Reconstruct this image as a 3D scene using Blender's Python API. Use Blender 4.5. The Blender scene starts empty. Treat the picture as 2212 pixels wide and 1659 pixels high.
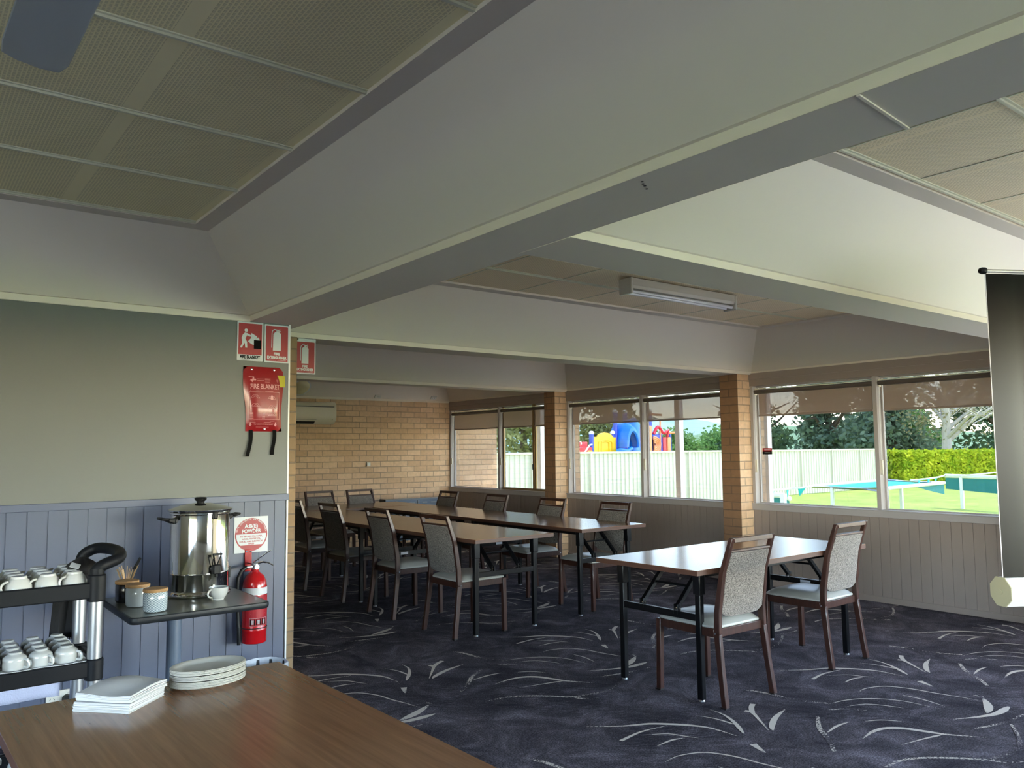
import bpy, bmesh, math, random
from mathutils import Vector, Matrix, Euler, noise
R_ = math.radians
PI = math.pi
scene = bpy.context.scene
col = scene.collection
random.seed(7)

# ------------------------------------------------------------------ camera
F_PX, YAW, PITCH, ROLL, EYE = 1735.72, 52.2649, 4.7342, -0.5242, 1.45
def cam_axes():
    y, p, r = R_(YAW), R_(PITCH), R_(ROLL)
    f = Vector((math.cos(y)*math.cos(p), math.sin(y)*math.cos(p), math.sin(p)))
    rt = Vector((math.sin(y), -math.cos(y), 0)); up = rt.cross(f)
    return rt*math.cos(r)+up*math.sin(r), -rt*math.sin(r)+up*math.cos(r), f
RT, UP, FW = cam_axes()
cd = bpy.data.cameras.new('camera'); cam = bpy.data.objects.new('camera', cd); col.objects.link(cam)
M3 = Matrix((RT, UP, -FW)).transposed()
cam.matrix_world = Matrix.Translation((0, 0, EYE)) @ M3.to_4x4()
cd.sensor_width = 36; cd.lens = F_PX/2212*36; cd.clip_start = .05; cd.clip_end = 3000
scene.camera = cam
def at(u, v, ax, val):
    """world point seen at photo pixel (u, v) on the plane ax = val"""
    d = FW + RT*(u-1106)/F_PX - UP*(v-829.5)/F_PX
    o = Vector((0, 0, EYE)); i = 'xyz'.index(ax)
    return o + d*((val-o[i])/d[i])

# ------------------------------------------------------------------ mesh builder
class MB:
    def __init__(s): s.v = []; s.f = []; s.m = []; s.T = Matrix.Identity(4); s.mi = 0
    def add(s, vs, fs, mi=None):
        b = len(s.v); s.v += [tuple(s.T @ Vector(p)) for p in vs]
        s.f += [tuple(b+i for i in f) for f in fs]; s.m += [s.mi if mi is None else mi]*len(fs)
        return s
    def box(s, x0, x1, y0, y1, z0, z1, mi=None):
        vs = [(x, y, z) for z in (z0, z1) for y in (y0, y1) for x in (x0, x1)]
        return s.add(vs, [(0,2,3,1),(4,5,7,6),(0,1,5,4),(2,6,7,3),(0,4,6,2),(1,3,7,5)], mi)
    def bar(s, a, b, w, h, up=(0,0,1), mi=None, w2=None, h2=None):
        a, b = Vector(a), Vector(b); d = (b-a).normalized(); up = Vector(up)
        if abs(d.dot(up)) > .98: up = Vector((0,1,0))
        x = d.cross(up).normalized(); y = x.cross(d); vs = []
        for p, ww, hh in ((a, w, h), (b, w2 or w, h2 or h)):
            for sx, sy in ((-1,-1),(1,-1),(1,1),(-1,1)): vs.append(p + x*sx*ww/2 + y*sy*hh/2)
        return s.add(vs, [(3,2,1,0),(4,5,6,7),(0,1,5,4),(1,2,6,5),(2,3,7,6),(3,0,4,7)], mi)
    def tube(s, pts, r, n=10, mi=None, closed=False, caps=True, flat=1.):
        pts = [Vector(p) for p in pts]; N = len(pts); rs = r if isinstance(r, (list, tuple)) else [r]*N
        vs = []; x = None
        for i in range(N):
            if closed: t = pts[(i+1) % N]-pts[i-1]
            else: t = pts[min(i+1, N-1)]-pts[max(i-1, 0)]
            t.normalize()
            if x is None:
                a = Vector((0,0,1)) if abs(t.z) < .9 else Vector((1,0,0)); x = t.cross(a).normalized()
            else: x = (x - t*x.dot(t)).normalized()
            y = t.cross(x)
            for k in range(n):
                an = 2*PI*k/n; vs.append(pts[i] + (x*math.cos(an)*flat + y*math.sin(an))*rs[i])
        fs = []
        for i in range(N if closed else N-1):
            j = (i+1) % N
            for k in range(n): fs.append((i*n+k, i*n+(k+1) % n, j*n+(k+1) % n, j*n+k))
        if caps and not closed: fs += [tuple(range(n-1, -1, -1)), tuple((N-1)*n+k for k in range(n))]
        return s.add(vs, fs, mi)
    def lathe(s, prof, c=(0,0,0), n=24, mi=None, sx=1, sy=1, rib=None):
        vs = []; fs = []
        for r, z in prof:
            for k in range(n):
                a = 2*PI*k/n; rr = max(r, 1e-4)*(rib(a, r, z) if rib else 1)
                vs.append((c[0]+rr*math.cos(a)*sx, c[1]+rr*math.sin(a)*sy, c[2]+z))
        for i in range(len(prof)-1):
            for k in range(n): fs.append((i*n+k, i*n+(k+1) % n, (i+1)*n+(k+1) % n, (i+1)*n+k))
        if prof[0][0] > 1e-3: fs.append(tuple(range(n-1, -1, -1)))
        if prof[-1][0] > 1e-3: fs.append(tuple((len(prof)-1)*n+k for k in range(n)))
        return s.add(vs, fs, mi)
    def prism(s, poly, d, mi=None):
        """polygon (list of 3D points) extruded by vector d"""
        n = len(poly); d = Vector(d); vs = [Vector(p) for p in poly]; vs += [p+d for p in vs]
        fs = [tuple(range(n-1, -1, -1)), tuple(range(n, 2*n))] + [(i, (i+1) % n, n+(i+1) % n, n+i) for i in range(n)]
        return s.add(vs, fs, mi)
    def sphere(s, c, r, n=10, m=7, mi=None, sz=1):
        prof = [(r*math.sin(PI*i/m), -r*sz*math.cos(PI*i/m)) for i in range(m+1)]
        return s.lathe(prof, c, n, mi)
    def quad(s, a, b, c, d, mi=None): return s.add([a, b, c, d], [(0,1,2,3)], mi)
    def build(s, name, mat, parent=None, bevel=0, smooth=True, seg=2, sub=0):
        me = bpy.data.meshes.new(name); me.from_pydata(s.v, [], s.f)
        for m in (mat if isinstance(mat, (list, tuple)) else [mat]): me.materials.append(m)
        me.polygons.foreach_set('material_index', s.m)
        bm = bmesh.new(); bm.from_mesh(me); bmesh.ops.recalc_face_normals(bm, faces=bm.faces); bm.to_mesh(me); bm.free()
        if smooth:
            me.polygons.foreach_set('use_smooth', [True]*len(me.polygons)); me.set_sharp_from_angle(angle=R_(38))
        me.update(); o = bpy.data.objects.new(name, me); col.objects.link(o)
        if parent: o.parent = parent
        if bevel:
            b = o.modifiers.new('bevel', 'BEVEL'); b.width = bevel; b.segments = seg; b.limit_method = 'ANGLE'; b.angle_limit = R_(40)
        if sub:
            b = o.modifiers.new('subsurf', 'SUBSURF'); b.levels = sub; b.render_levels = sub
        return o
def tag(o, label=None, cat=None, group=None, kind=None):
    if label: o['label'] = label
    if cat: o['category'] = cat
    if group: o['group'] = group
    if kind: o['kind'] = kind
    return o
def empty(name, loc=(0,0,0), rz=0, label=None, cat=None, group=None):
    o = bpy.data.objects.new(name, None); col.objects.link(o); o.location = loc; o.rotation_euler = (0,0,rz); o.empty_display_size = .1
    return tag(o, label, cat, group)
def copy_tree(o, parent=None):
    c = o.copy(); col.objects.link(c)
    if parent: c.parent = parent
    for ch in list(KIDS(o)): copy_tree(ch, c)
    return c
def KIDS(o): return [x for x in bpy.data.objects if x.parent == o]
def struct(o): o['kind'] = 'structure'; return o
def text_mb(mb, s, size, M, mi=0, bold=0, align='CENTER', maxw=None):
    """flat lettering appended to a builder; M places the text plane (x right, y up)"""
    c = bpy.data.curves.new('t', 'FONT'); c.body = s; c.size = size; c.align_x = align; c.align_y = 'CENTER'; c.offset = bold; c.resolution_u = 3
    o = bpy.data.objects.new('t', c); col.objects.link(o)
    dg = bpy.context.evaluated_depsgraph_get(); me = bpy.data.meshes.new_from_object(o.evaluated_get(dg))
    sx = 1
    if maxw:
        xs = [v.co.x for v in me.vertices]; w = max(xs)-min(xs)
        sx = maxw/w
    T = mb.T; mb.T = T @ M @ Matrix.Diagonal((sx, 1, 1, 1))
    mb.add([v.co.copy() for v in me.vertices], [tuple(p.vertices) for p in me.polygons], mi); mb.T = T
    bpy.data.objects.remove(o); bpy.data.curves.remove(c); bpy.data.meshes.remove(me)

# ------------------------------------------------------------------ materials
def lin(c): return tuple(((x/255)/12.92 if x/255 <= .04045 else ((x/255+.055)/1.055)**2.4) for x in c)
class NT:
    def __init__(s, name):
        s.mat = bpy.data.materials.new(name); s.mat.use_nodes = True; s.t = s.mat.node_tree
        s.b = s.t.nodes['Principled BSDF']; s.out = s.t.nodes['Material Output']
    def n(s, typ): return s.t.nodes.new(typ)
    def l(s, a, b): s.t.links.new(a, b)
def mat(name, rgb, rough=.6, metal=0, spec=.5, coat=0, var=0, vscale=8, bump=0, bscale=60, raw=False, sheen=0, coatr=.1):
    m = NT(name); c = rgb if raw else lin(rgb); b = m.b
    b.inputs['Base Color'].default_value = (*c, 1); b.inputs['Roughness'].default_value = rough; b.inputs['Metallic'].default_value = metal
    b.inputs['Specular IOR Level'].default_value = spec; b.inputs['Coat Weight'].default_value = coat; b.inputs['Coat Roughness'].default_value = coatr
    if sheen: b.inputs['Sheen Weight'].default_value = sheen
    if var or bump:
        tc = m.n('ShaderNodeTexCoord')
    if var:
        nz = m.n('ShaderNodeTexNoise'); nz.inputs['Scale'].default_value = vscale; nz.inputs['Detail'].default_value = 4
        m.l(tc.outputs['Object'], nz.inputs['Vector'])
        mx = m.n('ShaderNodeMix'); mx.data_type = 'RGBA'; mx.inputs[6].default_value = (*[x*(1-var) for x in c], 1); mx.inputs[7].default_value = (*[min(1, x*(1+var)) for x in c], 1)
        m.l(nz.outputs['Fac'], mx.inputs[0]); m.l(mx.outputs[2], b.inputs['Base Color'])
    if bump:
        nz = m.n('ShaderNodeTexNoise'); nz.inputs['Scale'].default_value = bscale; nz.inputs['Detail'].default_value = 3
        m.l(tc.outputs['Object'], nz.inputs['Vector'])
        bp = m.n('ShaderNodeBump'); bp.inputs['Strength'].default_value = bump; bp.inputs['Distance'].default_value = .004
        m.l(nz.outputs['Fac'], bp.inputs['Height']); m.l(bp.outputs['Normal'], b.inputs['Normal'])
    return m.mat
def wood(name, c1, c2, rough=.35, coat=.3, scale=1., axis=1, stretch=14):
    """grain runs along the object's own axis (0 = x, 1 = y)"""
    m = NT(name); tc = m.n('ShaderNodeTexCoord'); mp = m.n('ShaderNodeMapping')
    sc = [stretch*scale]*3; sc[axis] = 1.1*scale; mp.inputs['Scale'].default_value = sc
    m.l(tc.outputs['Object'], mp.inputs['Vector'])
    n1 = m.n('ShaderNodeTexNoise'); n1.inputs['Scale'].default_value = 2.2; n1.inputs['Detail'].default_value = 8; n1.inputs['Roughness'].default_value = .62; n1.inputs['Distortion'].default_value = .15
    m.l(mp.outputs[0], n1.inputs['Vector'])
    cr = m.n('ShaderNodeValToRGB'); cr.color_ramp.elements[0].position = .35; cr.color_ramp.elements[1].position = .68
    cr.color_ramp.elements[0].color = (*lin(c1), 1); cr.color_ramp.elements[1].color = (*lin(c2), 1)
    m.l(n1.outputs['Fac'], cr.inputs[0]); m.l(cr.outputs[0], m.b.inputs['Base Color'])
    m.b.inputs['Roughness'].default_value = rough; m.b.inputs['Coat Weight'].default_value = coat; m.b.inputs['Coat Roughness'].default_value = .12
    return m.mat
def brick_mat(name, axis, w, h, x0, z0, c1=(236,200,160), c2=(214,174,132), mortar=(176,150,120)):
    m = NT(name); ge = m.n('ShaderNodeNewGeometry'); sp = m.n('ShaderNodeSeparateXYZ'); m.l(ge.outputs['Position'], sp.inputs[0])
    cb = m.n('ShaderNodeCombineXYZ')
    a = m.n('ShaderNodeMath'); a.operation = 'ADD'; a.inputs[1].default_value = x0; m.l(sp.outputs[axis], a.inputs[0]); m.l(a.outputs[0], cb.inputs[0])
    z = m.n('ShaderNodeMath'); z.operation = 'ADD'; z.inputs[1].default_value = z0; m.l(sp.outputs[2], z.inputs[0]); m.l(z.outputs[0], cb.inputs[1])
    br = m.n('ShaderNodeTexBrick'); br.inputs['Scale'].default_value = 1; br.inputs['Brick Width'].default_value = w; br.inputs['Row Height'].default_value = h
    br.inputs['Mortar Size'].default_value = .006; br.inputs['Mortar Smooth'].default_value = .3; br.inputs['Bias'].default_value = 0
    br.inputs['Color1'].default_value = (*lin(c1), 1); br.inputs['Color2'].default_value = (*lin(c2), 1); br.inputs['Mortar'].default_value = (*lin(mortar), 1)
    m.l(cb.outputs[0], br.inputs['Vector'])
    nz = m.n('ShaderNodeTexNoise'); nz.inputs['Scale'].default_value = 22; nz.inputs['Detail'].default_value = 5; m.l(ge.outputs['Position'], nz.inputs['Vector'])
    mx = m.n('ShaderNodeMix'); mx.data_type = 'RGBA'; mx.blend_type = 'MULTIPLY'; mx.inputs[0].default_value = .35
    m.l(br.outputs['Color'], mx.inputs[6]); m.l(nz.outputs['Fac'], mx.inputs[7])
    bc = m.n('ShaderNodeBrightContrast'); bc.inputs['Bright'].default_value = .05; m.l(mx.outputs[2], bc.inputs['Color'])
    m.l(bc.outputs[0], m.b.inputs['Base Color'])
    m.b.inputs['Roughness'].default_value = .75
    inv = m.n('ShaderNodeMath'); inv.operation = 'SUBTRACT'; inv.inputs[0].default_value = 1; m.l(br.outputs['Fac'], inv.inputs[1])
    bp = m.n('ShaderNodeBump'); bp.inputs['Strength'].default_value = .8; bp.inputs['Distance'].default_value = .008
    m.l(inv.outputs[0], bp.inputs['Height']); m.l(bp.outputs['Normal'], m.b.inputs['Normal'])
    return m.mat
def glass_mat(name, tint, refl=1.45):
    m = NT(name); tr = m.n('ShaderNodeBsdfTransparent'); tr.inputs[0].default_value = (*tint, 1)
    gl = m.n('ShaderNodeBsdfGlossy'); gl.inputs['Roughness'].default_value = .01
    lw = m.n('ShaderNodeLayerWeight'); lw.inputs[0].default_value = .5
    pw = m.n('ShaderNodeMath'); pw.operation = 'POWER'; pw.inputs[1].default_value = 5; m.l(lw.outputs['Facing'], pw.inputs[0])
    fr = m.n('ShaderNodeMath'); fr.operation = 'MULTIPLY_ADD'; fr.inputs[1].default_value = .9; fr.inputs[2].default_value = .03; m.l(pw.outputs[0], fr.inputs[0])
    mx = m.n('ShaderNodeMixShader'); m.l(fr.outputs[0], mx.inputs[0]); m.l(tr.outputs[0], mx.inputs[1]); m.l(gl.outputs[0], mx.inputs[2])
    m.l(mx.outputs[0], m.out.inputs[0]); return m.mat
def screen_cloth(name, rgb, open_=.25, trans=.3):
    """loosely woven blind cloth: part open weave, part diffuse, part translucent"""
    m = NT(name); tr = m.n('ShaderNodeBsdfTransparent'); tr.inputs[0].default_value = (1, 1, 1, 1)
    df = m.n('ShaderNodeBsdfDiffuse'); df.inputs[0].default_value = (*lin(rgb), 1)
    tl = m.n('ShaderNodeBsdfTranslucent'); tl.inputs[0].default_value = (*lin(rgb), 1)
    a = m.n('ShaderNodeMixShader'); a.inputs[0].default_value = trans; m.l(df.outputs[0], a.inputs[1]); m.l(tl.outputs[0], a.inputs[2])
    b = m.n('ShaderNodeMixShader'); b.inputs[0].default_value = open_; m.l(a.outputs[0], b.inputs[1]); m.l(tr.outputs[0], b.inputs[2])
    m.l(b.outputs[0], m.out.inputs[0]); return m.mat
def tile_mat(name, x0, y0, px, py, rgb, marg=.03):
    """metal ceiling tile with slotted perforations, plain margins along two sides"""
    m = NT(name); ge = m.n('ShaderNodeNewGeometry'); sp = m.n('ShaderNodeSeparateXYZ'); m.l(ge.outputs['Position'], sp.inputs[0])
    def math_(op, a, b=None, v=None):
        x = m.n('ShaderNodeMath'); x.operation = op; m.l(a, x.inputs[0])
        if b is not None: m.l(b, x.inputs[1])
        if v is not None: x.inputs[1].default_value = v
        return x.outputs[0]
    X, Y = sp.outputs[0], sp.outputs[1]
    tx = math_('ADD', X, v=-x0+50*px); tx = math_('MODULO', tx, v=px)
    d1 = math_('GREATER_THAN', tx, v=marg); d2 = math_('LESS_THAN', tx, v=px-marg)
    ins = math_('MULTIPLY', d1, d2)
    br = m.n('ShaderNodeTexBrick'); br.inputs['Scale'].default_value = 1; br.inputs['Brick Width'].default_value = .021; br.inputs['Row Height'].default_value = .0125
    br.inputs['Mortar Size'].default_value = .0032; br.inputs['Mortar Smooth'].default_value = .4
    cb = m.n('ShaderNodeCombineXYZ'); m.l(Y, cb.inputs[0]); m.l(X, cb.inputs[1]); m.l(cb.outputs[0], br.inputs['Vector'])
    slot = math_('SUBTRACT', br.outputs['Fac'], v=1); slot = math_('MULTIPLY', slot, v=-1)
    k = math_('MULTIPLY', slot, ins)
    k2 = math_('MULTIPLY', k, v=.55)
    mx = m.n('ShaderNodeMix'); mx.data_type = 'RGBA'; c = lin(rgb)
    mx.inputs[6].default_value = (*c, 1); mx.inputs[7].default_value = (*[x*.6 for x in c], 1)
    m.l(k2, mx.inputs[0]); m.l(mx.outputs[2], m.b.inputs['Base Color']); m.b.inputs['Roughness'].default_value = .5
    bp = m.n('ShaderNodeBump'); bp.inputs['Strength'].default_value = .5; bp.inputs['Distance'].default_value = .003; bp.invert = True
    m.l(k, bp.inputs['Height']); m.l(bp.outputs['Normal'], m.b.inputs['Normal'])
    return m.mat

# ------------------------------------------------------------------ palette
M = {}
M['ceil'] = mat('ceiling_paint', (230, 219, 202), .55, bump=.08, bscale=25, var=.02, vscale=1.5)
M['beam'] = mat('beam_paint', (212, 203, 190), .5, var=.02, vscale=1.5)
M['grey'] = mat('grey_wall_paint', (106, 108, 104), .5, bump=.05, bscale=90)
M['board'] = mat('grey_paint_shaded', (84, 91, 112), .42, bump=.04, bscale=60)  # same grey paint as the sheet above, bluish shade put into the colour
M['wboard'] = mat('taupe_board_paint', (152, 138, 130), .45)
M['frame'] = mat('window_frame_paint', (176, 170, 168), .4)
M['white'] = mat('white_paint', (228, 228, 226), .4)
M['gloss'] = mat('white_gloss_plastic', (222, 218, 206), .25, coat=.3)
M['black'] = mat('black_steel', (9, 10, 13), .34, spec=.4)
M['blackp'] = mat('black_plastic', (13, 14, 16), .5, spec=.3)
M['chrome'] = mat('polished_steel', (215, 213, 210), .07, metal=1)
M['alu'] = mat('brushed_aluminium', (188, 192, 198), .3, metal=.9)
M['bronze'] = mat('bronze_anodised_aluminium', (150, 128, 92), .35, metal=.6)
M['glass_dim'] = glass_mat('view_dimming_glass', (.335, .34, .335))  # tint added to dim the bright outdoors against the room
M['glass'] = glass_mat('clear_window_glass', (.93, .95, .94))
XW, YF, YP = 7.4303, 11.327, 4.83
ZT, ZS, ZF, ZK, ZB, ZC = 2.2665, .8517, .7907, .0544, 2.2522, 2.6696
BR_W, BR_H = .2442, .0871
M['brick_far'] = brick_mat('cream_brick_far', 0, BR_W, BR_H, -4.911+20.5*BR_W, .0062)
M['brick_py_shaded'] = brick_mat('cream_brick_pillar_shaded', 1, .2369, BR_H, -5.3508+40*.2369, -2.182+26*BR_H, (160,114,70), (146,102,62), (122,88,56))  # same brick in a darker copy, shade of the room-side faces in the colour
M['brick_px'] = brick_mat('cream_brick_pillar_side', 0, .2369, BR_H, -7.30+40*.2369, -2.182+26*BR_H)
XB0, XB1, XB1E = 1.7138, 1.9977, 2.0374
PX = 7.2171
EAVE = 8.84
Y_BACK = -3.6; X_LEFT = -3.2
GROUND = -.42

# ------------------------------------------------------------------ carpet
STROKES = [[[[5.65,2.894],[5.587,2.858],[5.522,2.805]],0.035,"t"],[[[5.517,2.851],[5.522,2.805],[5.455,2.715],[5.351,2.584]],0.03,"f"],[[[5.707,2.723],[5.55,2.677],[5.416,2.608],[5.362,2.563]],0.035,"m"],[[[5.383,2.984],[5.373,2.886],[5.315,2.77],[5.212,2.634]],0.03,"e"],[[[5.245,2.971],[5.284,2.865],[5.289,2.74]],0.02,"e"],[[[4.654,2.956],[4.826,2.981],[5.0,2.96]],0.022,"s"],[[[4.662,3.213],[4.816,3.101],[4.949,3.038],[5.038,2.956],[5.093,2.891],[5.146,2.792],[5.156,2.633]],0.03,"m"],[[[4.793,2.944],[4.91,2.874],[4.954,2.789],[4.987,2.732]],0.012,"m"],[[[4.734,2.792],[4.855,2.801],[4.935,2.779]],0.016,"m"],[[[5.124,2.515],[5.099,2.465],[5.073,2.408]],0.04,"s"],[[[4.605,2.63],[4.719,2.644],[4.85,2.596],[4.92,2.478],[4.946,2.343],[4.979,2.215],[4.997,2.094]],0.014,"m"],[[[4.761,2.463],[4.77,2.332],[4.739,2.19]],0.012,"m"],[[[5.066,2.125],[4.959,2.058],[4.87,2.017],[4.792,1.993]],0.05,"m"],[[[4.265,2.622],[4.423,2.596],[4.56,2.52],[4.653,2.383],[4.673,2.187]],0.013,"m"],[[[4.294,2.541],[4.439,2.491],[4.51,2.383],[4.533,2.316]],0.01,"m"],[[[4.147,3.082],[4.186,2.959],[4.206,2.78],[4.288,2.633]],0.03,"d"],[[[4.037,2.542],[3.896,2.448],[3.813,2.367],[3.743,2.293],[3.642,2.213]],0.03,"d"],[[[3.83,2.369],[3.975,2.395],[4.09,2.39]],0.018,"m"],[[[4.16,2.342],[4.248,2.296],[4.314,2.211]],0.013,"m"],[[[3.905,2.216],[4.031,2.235],[4.134,2.223],[4.209,2.163],[4.256,2.057],[4.29,1.98],[4.395,1.839]],0.034,"m"],[[[3.967,2.055],[4.142,2.023],[4.269,1.995]],0.02,"e"],[[[3.644,1.962],[3.765,1.959],[3.883,1.912],[4.013,1.801],[4.083,1.72],[4.161,1.696],[4.301,1.674],[4.421,1.696],[4.58,1.769],[4.7,1.84]],0.024,"d"],[[[4.551,2.063],[4.695,1.997],[4.834,1.958],[5.007,1.966]],0.05,"e"],[[[4.491,1.932],[4.6,1.897],[4.758,1.868],[4.931,1.863]],0.02,"d"],[[[4.097,1.709],[4.121,1.654],[4.199,1.599]],0.02,"d"],[[[4.181,2.568],[4.275,2.511],[4.331,2.425]],0.014,"d"],[[[5.075,2.18],[5.084,2.129]],0.02,"d"]]
def carpet_material():
    m = NT('patterned_carpet'); ge = m.n('ShaderNodeNewGeometry'); P = ge.outputs['Position']
    def noise_(scale, detail, dist=0, vec=None, rough=.5):
        x = m.n('ShaderNodeTexNoise'); x.inputs['Scale'].default_value = scale; x.inputs['Detail'].default_value = detail
        x.inputs['Distortion'].default_value = dist; x.inputs['Roughness'].default_value = rough; m.l(vec or P, x.inputs['Vector']); return x.outputs['Fac']
    def ramp(f, *st):
        r = m.n('ShaderNodeValToRGB'); e = r.color_ramp.elements
        while len(e) < len(st): e.new(.5)
        for i, (p, c) in enumerate(st): e[i].position = p; e[i].color = (*lin(c), 1)
        m.l(f, r.inputs[0]); return r.outputs[0]
    big = noise_(3.2, 9, .7, None, .74)
    base = ramp(big, (.34, (66, 62, 74)), (.5, (104, 99, 108)), (.68, (156, 150, 164)))
    wv = m.n('ShaderNodeTexWave'); wv.wave_type = 'BANDS'; wv.bands_direction = 'DIAGONAL'; wv.inputs['Scale'].default_value = 22
    wv.inputs['Distortion'].default_value = 9; wv.inputs['Detail'].default_value = 2; wv.inputs['Detail Scale'].default_value = .35
    m.l(P, wv.inputs['Vector'])
    zeb = noise_(1.1, 2); zr = m.n('ShaderNodeMapRange'); zr.inputs[1].default_value = .46; zr.inputs[2].default_value = .62; m.l(zeb, zr.inputs[0])
    zm = m.n('ShaderNodeMath'); zm.operation = 'MULTIPLY'; m.l(wv.outputs['Fac'], zm.inputs[0]); m.l(zr.outputs[0], zm.inputs[1])
    z2 = m.n('ShaderNodeMath'); z2.operation = 'MULTIPLY'; z2.inputs[1].default_value = .8; m.l(zm.outputs[0], z2.inputs[0])
    mx = m.n('ShaderNodeMix'); mx.data_type = 'RGBA'; m.l(z2.outputs[0], mx.inputs[0]); m.l(base, mx.inputs[6]); mx.inputs[7].default_value = (*lin((34, 34, 48)), 1)
    fine = noise_(120, 3, 0, None, .75)
    fr = ramp(fine, (.36, (50, 50, 55)), (.52, (185, 185, 188)), (.64, (255, 255, 255)))
    mm = m.n('ShaderNodeMix'); mm.data_type = 'RGBA'; mm.blend_type = 'MULTIPLY'; mm.inputs[0].default_value = .85; m.l(mx.outputs[2], mm.inputs[6]); m.l(fr, mm.inputs[7])
    at_ = m.n('ShaderNodeAttribute'); at_.attribute_name = 'dens'
    fn2 = noise_(95, 2, 0, None, .6)
    th = m.n('ShaderNodeMath'); th.operation = 'ADD'; m.l(at_.outputs['Fac'], th.inputs[0]); m.l(fn2, th.inputs[1])
    gt = m.n('ShaderNodeMapRange'); gt.inputs[1].default_value = .97; gt.inputs[2].default_value = 1.05; m.l(th.outputs[0], gt.inputs[0])
    o = m.n('ShaderNodeMix'); o.data_type = 'RGBA'; m.l(gt.outputs[0], o.inputs[0]); m.l(mm.outputs[2], o.inputs[6]); o.inputs[7].default_value = (*lin((206, 200, 192)), 1)
    m.l(o.outputs[2], m.b.inputs['Base Color']); m.b.inputs['Roughness'].default_value = .95; m.b.inputs['Specular IOR Level'].default_value = .15
    bp = m.n('ShaderNodeBump'); bp.inputs['Strength'].default_value = .5; bp.inputs['Distance'].default_value = .003; m.l(fine, bp.inputs['Height']); m.l(bp.outputs['Normal'], m.b.inputs['Normal'])
    return m.mat
M['carpet'] = carpet_material()
def spline(pts, n):
    out = []; P = [Vector((*p, 0)) for p in pts]; P = [P[0]*2-P[1]] + P + [P[-1]*2-P[-2]]
    for i in range(1, len(P)-2):
        for k in range(n):
            t = k/n; a, b, c, d = P[i-1:i+3]
            out.append(.5*((2*b)+(c-a)*t+(2*a-5*b+4*c-d)*t*t+(3*b-a-3*c+d)*t*t*t))
    out.append(P[-2]); return out
def build_floor():
    f = MB(); f.box(X_LEFT-.2, XW, Y_BACK-.1, YF, -.12, 0); dens = [0.0]*8; z = .0009
    v1, v2 = Vector((1.70, 0, 0)), Vector((.85, 1.93, 0))
    for pts, w, kind in STROKES:
        P = spline(pts, 5 if len(pts) < 4 else 4); N = len(P)
        for i in range(-9, 7):
            for j in range(-5, 6):
                off = v1*i + v2*j; c = P[N//2]+off
                if not (.4 < c.x < XW-.15 and -1.2 < c.y < YF-.1): continue
                vs = []; ds = []
                for k, p in enumerate(P):
                    t = k/(N-1); a = P[max(k-1, 0)]; b = P[min(k+1, N-1)]; d = (b-a).normalized(); nrm = Vector((-d.y, d.x, 0))
                    prof = {'m': math.sin(PI*min(max(t, .02), .98))**.7, 's': (1-t)**.6+.05, 'e': t**.8*(1 if t < .85 else (1-t)/.15*.8+.2)+.05,
                            't': .9, 'f': (1-t)**.7+.1, 'd': .7+.3*math.sin(PI*t)}[kind]
                    h = w*.47*max(prof, .14); q = p+off
                    vs += [tuple(q+nrm*h+Vector((0,0,z))), tuple(q-nrm*h+Vector((0,0,z)))]
                    dd = {'m': .47+.35*math.sin(PI*t), 's': .85-.35*t, 'e': .54+.3*t, 't': .9, 'f': .85-.25*t, 'd': .46+.10*math.sin(7*t+i)}[kind]
                    ds += [dd, dd]
                f.add(vs, [(2*k, 2*k+1, 2*k+3, 2*k+2) for k in range(N-1)]); dens += ds
                z = .0009 + random.random()*.0008
    o = f.build('floor', M['carpet'], smooth=False)
    at_ = o.data.attributes.new('dens', 'FLOAT', 'POINT'); at_.data.foreach_set('value', dens)
    struct(o)
build_floor()

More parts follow.
